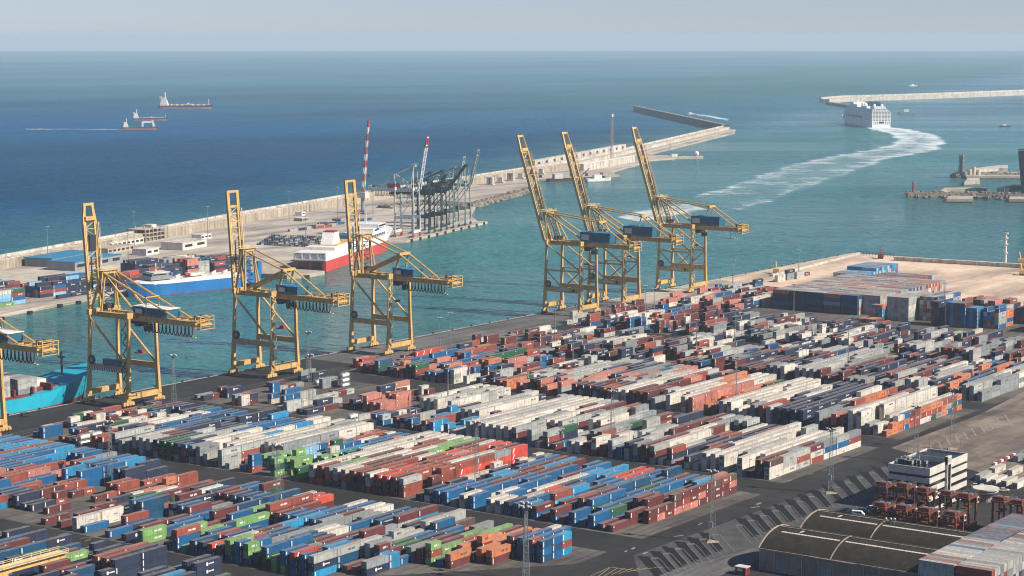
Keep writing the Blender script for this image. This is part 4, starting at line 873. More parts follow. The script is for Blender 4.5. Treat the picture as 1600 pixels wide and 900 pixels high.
    # hanging festoon cable under the rear girder
    if not B:
        f = mb('black')
        for k in range(13):
            xa = 20 + k * (xr - 22) / 13; dx = (xr - 22) / 13 * .95; pts = [(xa, -4.4, zg - .1)] + [(xa + dx * (.5 - .5 * math.cos(math.pi * j / 6)), -4.4, zg - .1 - 4.8 * math.sin(math.pi * j / 6) ** .7) for j in range(1, 6)] + [(xa + dx, -4.4, zg - .1)]
            for p, q in zip(pts, pts[1:]): f.tube(p, q, .27, 5, caps=False)
        f.obj('festoon_cable', R_)
    hb = mb('yellow_rail' if m == 'yellow' else m)
    for xx in (xr - 12, xr - 6, xr - 2): hb.beam((xx, -4.4, zg), (xx, -4.4, zg - 5), .25, .25)
    hb.box(xr - 14, xr, -4.9, -3.9, zg - 5.2, zg - 4.9); hb.obj('service_platform', R_)
    if reel:
        c = mb('dark'); c.tube((XS + 3.2, -W - .2, zp + 3.4), (XS + 3.2, -W - .9, zp + 3.4), 2.3, 16); c.box(XS + 2.6, XS + 3.8, -W - .8, -W, zp + 1.4, zp + 2); c = c.obj('cable_reel', R_); mb('steel').tube((XS + 3.2, -W - .95, zp + 3.4), (XS + 3.2, -W - 1.0, zp + 3.4), 1.2, 12).obj('reel_hub', c)
    # stairs up the land-side leg
    s_ = mb('dark' if kind == '1' else ('yellow_rail' if m == 'yellow' else m)); lx, ly = XL + (1.6 if kind != '1' else -1.8), -W + .2; nn = 13
    for k in range(nn):
        za, zb = 5 + k * (zt - 5) / nn, 5 + (k + 1) * (zt - 5) / nn; sgn = 1 if k % 2 else -1
        s_.beam((lx, ly - 1.4 * sgn, za), (lx, ly + 1.4 * sgn, zb), .8, .14); s_.box(lx - .5, lx + .5, ly + 1.4 * sgn - .7, ly + 1.4 * sgn + .7, zb - .12, zb)
        s_.beam((lx + .45, ly - 1.4 * sgn, za + 1), (lx + .45, ly + 1.4 * sgn, zb + 1), .07, .07)
    for yy in (-2.1, 2.1): s_.beam((lx, ly + yy, 4), (lx, ly + yy, zt), .16, .16)
    s_.obj('stair_tower', R_)
    if kind == '1':
        e = mb(house); e.box(-2, 9, -W - 1.2, -W + 1.6, zp + 1.5, zp + 4.6); e.obj('switch_room', R_)
        ch = mb('white'); ch.beam((XS + 1, -W - .9, zp - .6), (XL - 1, -W - .9, zp - .6), .2, 1.9); ch.mat(M['black'])
        for k in range(22): ch.add([(XS + 1.2 + k * 1.2, -W - 1.03, zp - 1.5), (XS + 1.8 + k * 1.2, -W - 1.03, zp - 1.5), (XS + 2.4 + k * 1.2, -W - 1.03, zp + .3), (XS + 1.8 + k * 1.2, -W - 1.03, zp + .3)], [(0, 1, 2, 3)])
        ch.obj('striped_walkway', R_)
    if B:
        sg = mb('offwhite'); sg.box(-2.5, 6, -W - .2, -W + .1, zp - .6, zp + 1.0); sg.obj('name_board', R_); mb('dark').tube((9.5, -W + .0, zp), (9.5, -W - .15, zp), 1.1, 12).obj('badge', R_)
    return R_
G7 = 'yellow ship-to-shore cranes along the quay'
CX = -751.0
sts_crane('yellow quay crane cut by the left edge with only its rear girder in view', CX, 620, '1', G7)
sts_crane('yellow quay crane beside the turquoise ship, black and white striped portal walkway', CX, 720.5, '1', G7)
sts_crane('yellow quay crane in front of the blue and white ship', CX, 826.5, '2', G7)
sts_crane('yellow quay crane in front of the red and white ferry', CX, 927, '3', G7)
sts_crane('yellow cross-braced quay crane, nearest of the three with big blue houses', CX - 2, 1131, 'B', G7)
sts_crane('yellow cross-braced quay crane, overlapping middle one of three with blue houses', CX - 3, 1186, 'B', G7)
sts_crane('yellow cross-braced quay crane standing apart, farthest along the quay', CX - 5, 1281, 'B', G7)
# far quay cranes (water on their other side)
FA = math.pi + math.radians(16)
GF = 'gantry cranes on the far quay'
for lab, cx, cy, mm, hh, tip_, dip, sc3 in [('white gantry crane with red machinery house and red boom tip', -1169, 1484, 'cranewhite', 'red', 'red', (-31, 95), (.66, .78, .97)),
    ('dark green low gantry crane next to the white red-tipped one', -1178, 1520, 'cranegreen', 'cranegreen', None, (-38, 66), (.6, .7, .84)), ('dark green gantry crane in the middle of the far quay row', -1185, 1548, 'cranegreen', 'cranegreen', None, (-52, 76), (.6, .7, .84)),
    ('pale grey gantry crane with white lattice boom, second from pier end', -1193, 1578, 'palegreen', 'cranegreen', None, (-28, 80), (.6, .7, .86)), ('grey-green gantry crane nearest the end of the far pier', -1201, 1608, 'palegreen', 'cranegreen', None, (-32, 84), (.6, .7, .88))]:
    o = sts_crane(lab, cx, cy, '3', GF, FA, mm, hh, tip_, boomdip=dip); o.scale = sc3
# harbour crane with the red and white boom behind the near yellow boom
x, y = at(567, 333); hc = thing('harbour_crane', 'mobile harbour crane with red and white striped lattice boom', 'crane', (x, y, 0))
b = mb('grey'); b.box(-6, 6, -5, 5, 1.2, 3.4).tube((0, 0, 3.4), (0, 0, 16), 1.9, 10); b.obj('undercarriage', hc); mb('offwhite').box(-5, 6, -3.5, 3.5, 16, 22).obj('slewing_house', hc)
q0 = Vector((0, 0, 20)); q1 = Vector((5.5, 4.0, 97)); n = 11
for k in range(n):
    b = mb('redhull' if k % 2 == 0 else 'white'); a, c = q0.lerp(q1, k / n), q0.lerp(q1, (k + 1) / n); wd = 2.6 - 1.5 * k / n
    for sx, sy in ((-1, -1), (1, -1), (1, 1), (-1, 1)): b.beam(a + Vector((sx * wd * .5, sy * wd * .5, 0)), c + Vector((sx * wd * .5, sy * wd * .5, 0)), .55, .55)
    for s in (-1, 1): b.beam(a + Vector((-wd * .5, s * wd * .5, 0)), c + Vector((wd * .5, s * wd * .5, 0)), .35, .35); b.beam(a + Vector((s * wd * .5, -wd * .5, 0)), c + Vector((s * wd * .5, wd * .5, 0)), .35, .35)
    b.obj('boom_section', hc)
b = mb('dark'); b.tube(q1, (q1.x, q1.y, 40), .12, 4).box(q1.x - .6, q1.x + .6, q1.y - .6, q1.y + .6, 38, 40); b.obj('hook_rope', hc); mb('offwhite').tube((3, 0, 22), (q0.lerp(q1, .45)), .3, 5).obj('pendant', hc)
# red mast by the dredger basin
x, y = at(956, 252); b = mb('red'); b = mb('palepink'); rm = thing('lattice_mast', 'thin pale reddish lattice mast on the far breakwater platform', 'mast', (x, y, 0))
for sx in (-1, 1):
    for sy in (-1, 1): b.beam((sx * 1.6, sy * 1.6, 0), (sx * .8, sy * .8, 66), .35, .35)
zigzag(b, (-1.6, -1.6, 1), (-1, -1, 65), (1.6, -1.6, 1), (1, -1, 65), 20, .2); zigzag(b, (-1.6, 1.6, 1), (-1, 1, 65), (-1.6, -1.6, 1), (-1, -1, 65), 20, .2); b.obj('tower', rm); mb('white').box(-1.4, 1.4, -1.4, 1.4, 66, 70).obj('head', rm)

# ------------------------------------------------------------------ light masts
def light_mast(x, y, h, label, lattice=True, board=False, group='light masts in the container yard', name='light_mast'):
    R_ = thing(name, label, 'light mast', (x, y, 0), 0, group)
    if lattice:
        t_ = mb('steel')
        for a in range(3):
            an = math.radians(20 + 120 * a); t_.beam((1.5 * math.cos(an), 1.5 * math.sin(an), .3), (.45 * math.cos(an), .45 * math.sin(an), h), .15, .15)
        n = 11
        for k in range(n):
            f = lambda i, z: ((1.5 - 1.05 * z / h) * math.cos(math.radians(20 + 120 * i)), (1.5 - 1.05 * z / h) * math.sin(math.radians(20 + 120 * i)), z)
            z0, z1 = h * k / n + .3, h * (k + 1) / n
            for i in range(3): t_.beam(f(i, z0), f(i + 1, z1), .06, .06); t_.beam(f(i, z1), f(i + 1, z1), .08, .08)
        t_.obj('tower', R_)
        mb('quayconc').prism([(2.8 * math.cos(math.radians(20 + 120 * a)), 2.8 * math.sin(math.radians(20 + 120 * a))) for a in range(3)], 0, .45).obj('base', R_)
        hd = mb('dark'); hd.box(-2.2, 2.2, -.15, .15, h, h + .3).box(-.15, .15, -1.4, 1.4, h, h + .3).box(-1.0, 1.0, -1.0, 1.0, h - .5, h - .4); hd = hd.obj('crossarm', R_)
        for a, c in ((-2.1, 0), (-1.1, 0), (1.1, 0), (2.1, 0), (0, -1.3), (0, 1.3)): mb('offwhite').box(a - .35, a + .35, c - .3, c + .3, h + .3, h + .75).obj('floodlight', hd)
        if board: mb('offwhite').box(-1.1, 1.1, -1.35, -1.2, 5.6, 8.0).obj('number_board', R_)
    else:
        mb('steel').tube((0, 0, 0), (0, 0, h), .38, 8, .16).obj('pole', R_); hd = mb('steel'); hd.box(-1.7, 1.7, -.12, .12, h, h + .2); hd = hd.obj('crossarm', R_)
        for a in (-1.5, -.5, .5, 1.5): mb('offwhite').box(a - .3, a + .3, -.3, .3, h + .2, h + .6).obj('floodlight', hd)
    return R_
for (u, v), h, lab, bd in [((1112, 847), 26, 'lattice light mast by the dark truck bays, nearest the sheds', True), ((1297, 771), 26, 'lattice light mast by the truck bays facing the grey container row', True), ((821, 912), 26, 'lattice light mast cut by the bottom edge beside the blue stacks', False),
    ((1430, 722), 24, 'lattice mast rising just behind the office roof equipment', False), ((1487, 702), 27, 'lattice light mast on the worn pavement behind the office pillar', False), ((272, 637), 26, 'lattice light mast on the quay under the crane by the turquoise ship', False), ((482, 588), 24, 'lattice light mast on the quay beside the second full crane', False)]:
    x, y = at(u, v); light_mast(x, y, h, lab, True, bd)
ML = ['lattice light mast among the blue stacks at far left', 'lattice light mast beyond the white stacks at left centre', 'lattice light mast at the end of the red and white stacks', 'lattice light mast overlapped by blue stacks near the bottom edge', 'lattice light mast standing in the front block left of centre', 'lattice light mast between the grey and maroon rows at centre', 'pale pole light mast amid the white rows right of centre', 'pale pole light mast in the middle of the mixed far stacks', 'dark pole light mast in front of the tall grey tower stack', 'pole light mast on the quay lane below the twin cranes', 'short pole light mast among orange stacks behind the quay', 'thin pole light mast in the far mixed block', 'thin pole light mast left of the far mixed block', 'thin pole light mast by the white short stacks', 'slim pole light mast against the tall tight pile']
for k, ((xy), h) in enumerate(MASTS):
    if k == 2: continue
    light_mast(xy[0], xy[1], h, ML[k], k < 6)
x, y = MASTS[2][0]; light_mast(x, y, 26, ML[2], True)
for (u, v), h, lab in [((1248, 425), 17, 'pole lamp on the far end of the quay by the sandy ground'), ((1145, 447), 19, 'pole lamp on the quay beyond the farthest yellow crane'), ((1022, 497), 19, 'pole lamp on the quay just before the farthest crane'), ((1008, 497), 21, 'taller pole lamp paired beside another before the farthest crane'), ((687, 547), 19, 'left pole lamp of the pair on the quay right of the fourth crane'), ((704, 545), 21, 'right pole lamp of the pair on the quay right of the fourth crane'), ((867, 520), 20, 'pole lamp on the quay beneath the nearest cross-braced crane')]:
    x, y = at(u, v); light_mast(x, y, h, lab, False, group='pole lamps along the quay')
for (u, v), (tv), lab in [((75, 412), 370, 'tall pole lamp at far left of the far quay'), ((210, 385), 345, 'tall pole lamp by the blue-roofed sheds'), ((201, 425), 388, 'tall pole lamp behind the bow of the blue ship'), ((325, 375), 323, 'tall pole lamp right of the concrete frame building'), ((452, 346), 303, 'tall pole lamp beyond the parked cars'), ((478, 382), 335, 'tall pole lamp at the edge of the car park'), ((528, 340), 295, 'tall pole lamp at the sea wall behind the ferry'), ((583, 340), 300, 'tall pole lamp right of the striped crane boom')]:
    x, y = at(u, v); light_mast(x, y, 30, lab, False, group='tall lamps on the far quay')

# ------------------------------------------------------------------ office block with its roof plant
OX0, OX1, OY0, OY1 = -334.5, -317.0, 727.0, 763.5
of = thing('office_building', 'banded concrete office block with dark window strips and roof plant', 'building', ((OX0 + OX1) / 2, (OY0 + OY1) / 2, 0))
hw, hd_ = (OX1 - OX0) / 2, (OY1 - OY0) / 2
core = mb('glass'); core.box(-hw + .35, hw - .35, -hd_ + .35, hd_ - .35, 0, 17); core.obj('window_band', of)
for k in range(5):
    z0 = k * 3.55 + .9 if k else 0; z1 = k * 3.55 + 2.9 if k else 1.2
    if k == 4: z0, z1 = 14.6, 17.6
    b = mb('officewall'); T_ = .4
    b.box(-hw, hw, -hd_, -hd_ + T_, z0, z1).box(-hw, hw, hd_ - T_, hd_, z0, z1).box(-hw, -hw + T_, -hd_ + T_, hd_ - T_, z0, z1).box(hw - T_, hw, -hd_ + T_, hd_ - T_, z0, z1)
    for q in range(int(hw * 2 / 1.1)): b.box(-hw + .3 + q * 1.1, -hw + .36 + q * 1.1, -hd_ - .04, -hd_, z0 + .05, z1 - .05)
    for q in range(int(hd_ * 2 / 1.1)): b.box(hw, hw + .04, -hd_ + .3 + q * 1.1, -hd_ + .36 + q * 1.1, z0 + .05, z1 - .05)
    b.obj('wall_band', of)
mb('dark').box(-hw + .4, hw - .4, -hd_ + .4, hd_ - .4, 16.7, 16.9).obj('roof', of)
b = mb('offwhite'); b.box(hw - .2, hw + 1.0, -3.6, -3.0, 0, 19.6).box(hw - .2, hw + 1.0, -.4, .2, 0, 19.6).box(hw - .2, hw + 1.05, -3.6, .2, 16.6, 19.8); pl = b.obj('sign_pillar', of)
mb('glass').box(hw + .0, hw + .6, -2.95, -.45, 1, 16.55).obj('stair_window', pl)
b = mb('navyhull'); X = hw + 1.07
for a, z0, z1 in ((-3.2, 17.4, 19.2), (-2.0, 17.4, 19.2), (-.9, 17.4, 19.2)): b.box(X, X + .03, a, a + .22, z0, z1)
for a, z in ((-3.2, 18.95), (-3.2, 18.15), (-2.0, 18.95), (-2.0, 17.4), (-.9, 18.2), (-.9, 18.95)): b.box(X, X + .03, a, a + .75, z, z + .22)
b.obj('sign_lettering', pl)
b = mb('officewall'); b.box(-4.0, hw - .5, -2.8, 3.5, 16.9, 19.2); b = b.obj('lift_housing', of); mb('dark').box(-3.8, hw - .7, -2.6, 3.3, 19.2, 19.3).obj('housing_roof', b)
for cx, cy, w_, d_, h_ in ((-5.6, -12, 3.0, 2.2, 1.7), (-2.4, -12.5, 3.0, 2.0, 1.5), (-5.4, -8.6, 3.2, 2.2, 1.8), (-1.8, -9, 2.6, 2.2, 1.4), (1.0, -11, 1.2, 1.2, 1.6), (-7.4, -10, 1.0, 1.0, 2.0), (2.6, -8.4, 1.2, 2.0, 1.1)):
    b = mb('grey'); b.box(cx - w_ / 2, cx + w_ / 2, cy - d_ / 2, cy + d_ / 2, 17.15, 17.15 + h_); ac = b.obj('air_unit', of)
    b = mb('dark'); b.tube((cx - w_ / 4, cy, 17.15 + h_), (cx - w_ / 4, cy, 17.25 + h_), min(w_, d_) * .3, 8).tube((cx + w_ / 4, cy, 17.15 + h_), (cx + w_ / 4, cy, 17.25 + h_), min(w_, d_) * .22, 8).box(cx - w_ / 2 + .1, cx + w_ / 2 - .1, cy - d_ / 2 - .03, cy - d_ / 2, 17.3, 16.95 + h_); b.obj('fan', ac)
b = mb('offwhite'); n = 10
for j in range(4):
    for i in range(n): pass
b.tube((-1.5, -5.4, 19.4), (-1.9, -5.9, 19.6), .3, 12, 1.6); b.tube((-1.4, -5.2, 16.9), (-1.4, -5.2, 19.3), .12, 6); b.obj('dish_aerial', of)
for ax_, ay, hh in ((-6.5, 4, 9), (-4.8, 12, 8), (3, 14, 7), (6.5, 16, 6), (-7.6, -3, 6)): mb('steel').tube((ax_, ay, 16.9), (ax_, ay, 16.9 + hh), .08, 5).box(ax_ - .5, ax_ + .5, ay - .03, ay + .03, 16 + hh, 16.08 + hh).obj('aerial', of)
b = mb('steel')
for k in range(16):
    b.tube((-hw + .8 + k * 1.0, 2, 16.9), (-hw + .8 + k * 1.0, 2, 18.2), .03, 4) if k < 4 else None
for zz in (17.4, 17.9): b.box(-hw + .8, -4.6, 1.97, 2.03, zz, zz + .05)
b.obj('roof_railing', of)

# ------------------------------------------------------------------ barrel-roofed sheds
def shed(label, x0, x1, yr, span, ze, zr, cut):
    R_ = thing('barrel_roof_shed', label, 'shed', (x0, yr, 0), 0, 'barrel-roofed sheds by the service road'); L = x1 - x0; n = 18; hs = span / 2
    rise = zr - ze; rad = (hs * hs + rise * rise) / (2 * rise); a0 = math.asin(hs / rad); arc = [(-rad * math.sin(a0 - 2 * a0 * i / n) * -1 if False else rad * math.sin(-a0 + 2 * a0 * i / n), zr - rad + rad * math.cos(-a0 + 2 * a0 * i / n)) for i in range(n + 1)]
    b = mb('shedroof'); b.v = [(xx, yy, zz) for yy, zz in arc for xx in (0, L)]; b.f = [[2 * i, 2 * i + 1, 2 * i + 3, 2 * i + 2] for i in range(n)]; b.mi = [0] * n
    b.obj('roof', R_)
    k = 0.06
    i0, i1 = 6, 7
    for xa, xb in ((3.5, 26.0), (28.0, L - 1)):
        sk = mb('offwhite')
        m = max(1, int((xb - xa) / 1.2))
        for j in range(m):
            q = xa + (xb - xa) * j / m; w_ = (xb - xa) / m - .12
            sk.add([(q, arc[i0][0], arc[i0][1] + k), (q + w_, arc[i0][0], arc[i0][1] + k), (q + w_, arc[i0][0] + .85, arc[i0][1] + k + .85 * (arc[i1][1] - arc[i0][1]) / (arc[i1][0] - arc[i0][0])), (q, arc[i0][0] + .85, arc[i0][1] + k + .85 * (arc[i1][1] - arc[i0][1]) / (arc[i1][0] - arc[i0][0]))], [(0, 1, 2, 3)])
        if xa < 10: sk.add([(9.5, arc[7][0] + .2, arc[7][1] + .08), (10.4, arc[7][0] + .2, arc[7][1] + .08), (10.9, arc[8][0] + .6, arc[8][1] + .14), (10.0, arc[8][0] + .6, arc[8][1] + .14)], [(0, 1, 2, 3)])
        sk.obj('skylight', R_)
    rb = mb('seawall')
    for xx, w_ in ((-.25, .42), (27.0, .35)):
        for i in range(n):
            if xx > 0 and i > n // 2: break
            (ya, za), (yb, zb) = arc[i], arc[i + 1]; rb.beam((xx, ya, za + .12), (xx, yb, zb + .12), w_, .35)
    rb.box(0, L, -.2 + arc[n // 2][0], .2 + arc[n // 2][0], zr + .02, zr + .3); rb.obj('roof_edge', R_)
    w_ = mb('shedwall'); w_.prism([(0, -hs), (L, -hs), (L, -hs + .4), (0, -hs + .4)], 0, ze).prism([(0, hs - .4), (L, hs - .4), (L, hs), (0, hs)], 0, ze)
    w_.add([(0, yy, zz - .02) for yy, zz in arc] + [(0, hs, 0), (0, -hs, 0)], [tuple(range(n + 2, -1, -1))]); w_.add([(L, yy, zz - .02) for yy, zz in arc] + [(L, hs, 0), (L, -hs, 0)], [tuple(range(n + 3))]); w_.obj('wall', R_)
    if cut:
        pr = mb('seawall')
        for kx in range(11): pr.box(.1 + kx * 5.6, .55 + kx * 5.6, -hs - .22, -hs, 0, ze - .2)
        pr.box(0, L, -hs - .3, -hs - .0, ze - .45, ze + .1); pr.obj('pilaster', R_)
        for kx in range(10):
            q = .7 + kx * 5.6; f = mb('shedwall').box(q, q + 4.7, -hs - .06, -hs, 4.8, 7.0).obj('wall_panel', R_)
            if kx in (1, 4, 7, 9): d = mb('grey').box(q + .2, q + 4.4, -hs - .12, -hs, .1, 4.6); d = d.obj('sliding_door', R_); mb('dark').box(q + 2.2, q + 2.3, -hs - .15, -hs - .12, .1, 4.6).obj('door_seam', d)
        gt = mb('offwhite'); gt.tube((16.5, -hs - .35, ze + .1), (36, -hs - .35, ze - .1), .1, 5); gt.tube((16.5, -hs - .35, ze + .1), (16.5, -hs - .35, 0), .1, 5); gt.obj('rain_gutter', R_)
    return R_
SZ = 12.5
p1 = at(1217, 822.5, SZ); p2 = at(1277, 798.5, SZ); e1 = at(1172, 861, 8.0)
sp = abs(p2[1] - p1[1])
shed('dark barrel-roofed shed nearest the camera with paned walls below', p1[0], -267.2, p1[1], sp - .8, 7.6, SZ, True)
s2 = shed('dark barrel-roofed shed behind the other, with two roof vents', p2[0], -267.6, p2[1], sp - .8, 7.6, SZ, False)
b = mb('steel')
for a in (-1.4, 0.2, 1.4): b.tube((29.5 + a, -2 + a * .4, SZ - 1.0), (29.5 + a, -2 + a * .4, SZ + 1.2), .25, 8).sphere((29.5 + a, -2 + a * .4, SZ + 1.5), .6, 8, 5)
b.obj('roof_vent', s2)
# small kiosk at the shed's corner
x, y = at(1160, 897); k_ = thing('guard_hut', 'small hut with white sign beside the corner of the near shed', 'hut', (x, y, 0)); mb('maroonhull').box(-2, 2, -1.5, 1.5, 0, 2.6).obj('wall', k_); mb('offwhite').box(-2.3, 2.3, -1.8, 1.8, 2.6, 2.85).obj('roof', k_); mb('white').box(-1.2, .8, -1.56, -1.5, 1.4, 2.3).obj('sign_panel', k_)

# ------------------------------------------------------------------ straddle carriers
def straddle():
    R_ = thing('straddle_carrier', '', 'straddle carrier', (0, 0, 0)); Hc = 11.2; L = 4.4
    for sx in (-2.2, 2.2):
        for sy in (-L * .75, L * .75): mb('orange').beam((sx, sy, 1.6), (sx, sy, Hc), .62, .8).obj('leg', R_)
        s_ = mb('orange').beam((sx, -L - .6, 1.5), (sx, L + .6, 1.5), .7, .9).obj('sill_beam', R_)
        for k in (-3.8, -1.4, 1.4, 3.8): mb('black').tube((sx - .28, k, .72), (sx + .28, k, .72), .72, 10).obj('wheel', s_)
    t_ = mb('orange')
    for sx in (-2.2, 2.2): t_.box(sx - .4, sx + .4, -L - .3, L + .3, Hc, Hc + .75)
    for sy in (-L + .2, -1.2, 1.2, L - .2): t_.box(-1.8, 1.8, sy - .3, sy + .3, Hc + .1, Hc + .6)
    t_ = t_.obj('top_frame', R_)
    b = mb('orange'); b.box(-2.0, 2.0, -L + .9, -L + 3.0, Hc + .8, Hc + 2.0); b.obj('engine_housing', R_); mb('steel').box(-1.9, -.2, -.4, 1.2, Hc + .8, Hc + 1.7).box(.3, 1.8, .2, 2.2, Hc + .8, Hc + 1.5).obj('hydraulic_unit', R_)
    c = mb('offwhite'); c.box(1.1, 2.8, L - 1.0, L + .6, Hc - 2.4, Hc - .2); c = c.obj('driver_cab', R_); mb('glass').box(1.2, 2.7, -.02 + L - 1.0 - .05, L - 1.0, Hc - 1.9, Hc - .6).box(2.8, 2.85, L - .8, L + .4, Hc - 1.9, Hc - .6).obj('cab_window', c)
    sp_ = mb('orange'); sp_.box(-1.2, 1.2, -3.0, 3.0, 7.4, 7.8).box(-.9, .9, -.8, .8, 7.8, 8.6); sp_.obj('spreader', R_)
    rp = mb('dark')
    for sx in (-.9, .9):
        for sy in (-2.6, 2.6): rp.tube((sx, sy, 7.8), (sx, sy, Hc), .05, 4)
    rp.obj('hoist_rope', R_)
    l_ = mb('white')
    for k in range(10):
        l_.mat(M['white' if k % 2 else 'red']); l_.box(-2.65, -2.5, -L * .75 - .25, -L * .75 + .25, 1.8 + k * .7, 2.5 + k * .7)
    l_.obj('striped_guard', R_); rl = mb('steel')
    for sx in (-2.6, 2.6):
        for zz in (.6, 1.1): rl.box(sx - .03, sx + .03, -L, L, Hc + .75 + zz, Hc + .8 + zz)
        for k in range(7): rl.box(sx - .03, sx + .03, -L + k * L / 3 - .03, -L + k * L / 3 + .03, Hc + .75, Hc + 1.85)
    rl.box(-2.6, 2.6, -L - .03, -L + .03, Hc + 1.3, Hc + 1.36); rl.obj('railing', R_); return R_
proto = straddle()
SL = [((1383, 754), 'orange straddle carrier, leftmost of the back row before the office'), ((1415, 756), 'orange straddle carrier, second from left in the back row'), ((1446, 763), 'orange straddle carrier, middle of the back row at the office corner'), ((1483, 768), 'orange straddle carrier, fourth of the back row before the sign pillar'), ((1511, 772), 'orange straddle carrier, rightmost of the back row by the round canopy'),
      ((1381, 786), 'orange straddle carrier, leftmost of the front row above the shed ridge'), ((1414, 790), 'orange straddle carrier, second of the front row'), ((1449, 794), 'orange straddle carrier, third of the front row'), ((1490, 800), 'orange straddle carrier, rightmost of the front row by the roof vents'), ((1566, 777), 'orange straddle carrier alone right of the round canopy'), ((1594, 782), 'orange straddle carrier at the right edge above the tight pile')]
for k, ((u, v), lab) in enumerate(SL):
    o = proto if k == 0 else copy_tree(proto); x, y = at(u, v, 12.5); o.location = (x, y, 0); tag(o, lab, group='straddle carriers parked by the office')
# round canopy, cars
x, y = at(1540, 783); rc = thing('round_canopy', 'pale round two-tier canopy beside the office block', 'canopy', (x, y, 0)); mb('offwhite').tube((0, 0, 5.0), (0, 0, 5.5), 5.2, 28).obj('upper_disc', rc); mb('offwhite').tube((0, 0, 3.4), (0, 0, 4.2), 4.2, 28, 5.0).obj('lower_ring', rc); mb('steel').tube((0, 0, 0), (0, 0, 5), .4, 10).obj('column', rc); mb('shedwall').tube((0, 0, 0), (0, 0, 3.2), 2.4, 16).obj('kiosk', rc)

def car_parts(col, van=False):
    R_ = None; b = MB().mat(M[col]); L = 4.6 if van else 4.2
    if van: b.prism([(-2.4, .5), (2.4, .5), (2.4, 1.1), (1.9, 1.2), (1.3, 2.0), (-2.4, 2.05)], -.9, .9)
    else: b.prism([(-2.1, .35), (2.1, .35), (2.1, .8), (1.2, .95), (-2.05, .98)], -.86, .86)
    b.v = [(x_, z_, y_) for x_, y_, z_ in b.v]; b.f = [f[::-1] for f in b.f]
    g = mb('glass')
    if van: g.box(-1.2, 1.3, -.92, .92, 1.35, 1.8)
    else:
        g.prism([(-1.9, .98), (1.1, .96), (.5, 1.42), (-1.4, 1.44)], -.76, .76); g.v = [(x_, z_, y_) for x_, y_, z_ in g.v]; g.f = [f[::-1] for f in g.f]
    return b, g
CARS = {}
def car(label, x, y, rz, col, van=False, group=None, parts=True, z=0):
    key = (col, van, parts)
    if key not in CARS:
        b, g = car_parts(col, van)
        if parts:
            o = b.obj('parked_car'); g.obj('glazing', o)
            for a in (-1.35, 1.35):
                for s in (-.8, .8): mb('black').tube((a, s - .1, .32), (a, s + .1, .32), .32, 10).obj('wheel', o)
            mb(col).box(-1.2, .4, -.7, .7, 1.44, 1.48).obj('roof', o) if not van else None
        else:
            b.mats += g.mats; b.cur = 1; b.add(g.v, g.f); b.cur = 0; b.box(-1.3, .45, -.7, .7, 1.42, 1.47); o = b.obj('parked_car')
        CARS[key] = o
    else: o = copy_tree(CARS[key])
    o.location = (x, y, z); o.rotation_euler = (0, 0, rz); return tag(o, label, 'car', group)
for u, v, c, vn, lab in [(1341, 806, 'white', True, 'white van nearest the shed roof, first in the line of vehicles'), (1347, 801, 'white', True, 'white van parked second in the line by the carriers'), (1354, 803, 'grey', False, 'grey car third in the line by the carriers'), (1358, 799, 'teal', False, 'teal car fourth in the line by the carriers'), (1363, 796, 'white', False, 'white car fifth in the line by the carriers'), (1368, 794, 'blue', False, 'blue car last in the line by the carriers'),
    (1569, 768, 'white', False, 'white car standing alone below the insulated containers'), (1536, 762, 'white', False, 'white car right of the office corner above the canopy'), (1525, 761, 'offwhite', False, 'pale car touching the office corner')]:
    x, y = at(u, v); car(lab, x, y, .25 if u < 1400 else .5, c, vn, 'cars around the office')
x, y = at(40, 651); car('dark van stopped on the quay beside the turquoise ship', x, y, 1.5, 'dark', True, 'vehicles on the quay')
cols = ['white', 'grey', 'dark', 'navyhull', 'offwhite', 'teal', 'grey', 'dark', 'navyhull', 'steel']; rr = random.Random(5)
pa, pb, pc_ = Vector(at(403, 382)), Vector(at(492, 386)), Vector(at(425, 368)); ex, ey = (pb - pa), (pc_ - pa)
for j in range(7):
    for i in range(24):
        if rr.random() < .06: continue
        p = pa + ex * (i / 23) + ey * (j / 6); car('tiny parked car in the dense car park on the far quay', p.x, p.y, math.atan2(ey.y, ey.x) + math.pi / 2 * 0, rr.choice(cols), False, 'cars in the far car park', False, -.2)
# barrier line with small red and white blocks
x, y = at(1575, 718); bl_ = thing('barrier', 'low red and white barrier line on the worn pavement', 'barrier', (x, y, 0)); p0, p1 = Vector(at(1555, 726)), Vector(at(1584, 712))
for k in range(7): q = p0.lerp(p1, k / 6); mb('red' if k % 2 else 'white').box(q.x - x - .5, q.x - x + .5, q.y - y - 1.2, q.y - y + 1.2, 0, 1.0).obj('barrier_block', bl_)

# yellow gantry girder reaching in at the bottom left
yg = thing('yard_gantry', 'yellow gantry girder with railed walkway cut by the bottom left corner', 'crane', (-508.5, 430, 0))
b = mb('yellow'); b.box(-1.0, 1.0, -48, 29, 10.5, 12.5); b.box(-1.3, 1.3, -48, 4, 8.6, 10.5); b.obj('girder', yg); b = mb('yellow_rail'); b.box(-2.4, 2.4, -48, 29, 12.5, 12.65)
for sx in (-2.35, 2.35):
    for k in range(20): b.box(sx - .07, sx + .07, -47 + k * 4 - .07, -47 + k * 4 + .07, 12.6, 13.9)
    for zz in (13.2, 13.8): b.box(sx - .06, sx + .06, -48, 29, zz, zz + .12)
b.box(-2.4, 2.4, 28.9, 29.05, 13.7, 13.9); b.obj('walkway', yg)
for yy in (-44, -30):
    for sx in (-5.5, 5.5): mb('yellow').beam((sx, yy, 0), (sx * .2, yy, 10.8), 1.0, 1.0).obj('leg', yg)
b = mb('steel'); b.tube((2.0, -17, 12.6), (2.0, -17, 15.2), .08, 6)
for a in (-1, 0, 1): b.sphere((2.0 + a * .8, -17, 15.3 + .3 * (a == 0)), .4, 8, 5)
b.obj('lamp', yg)

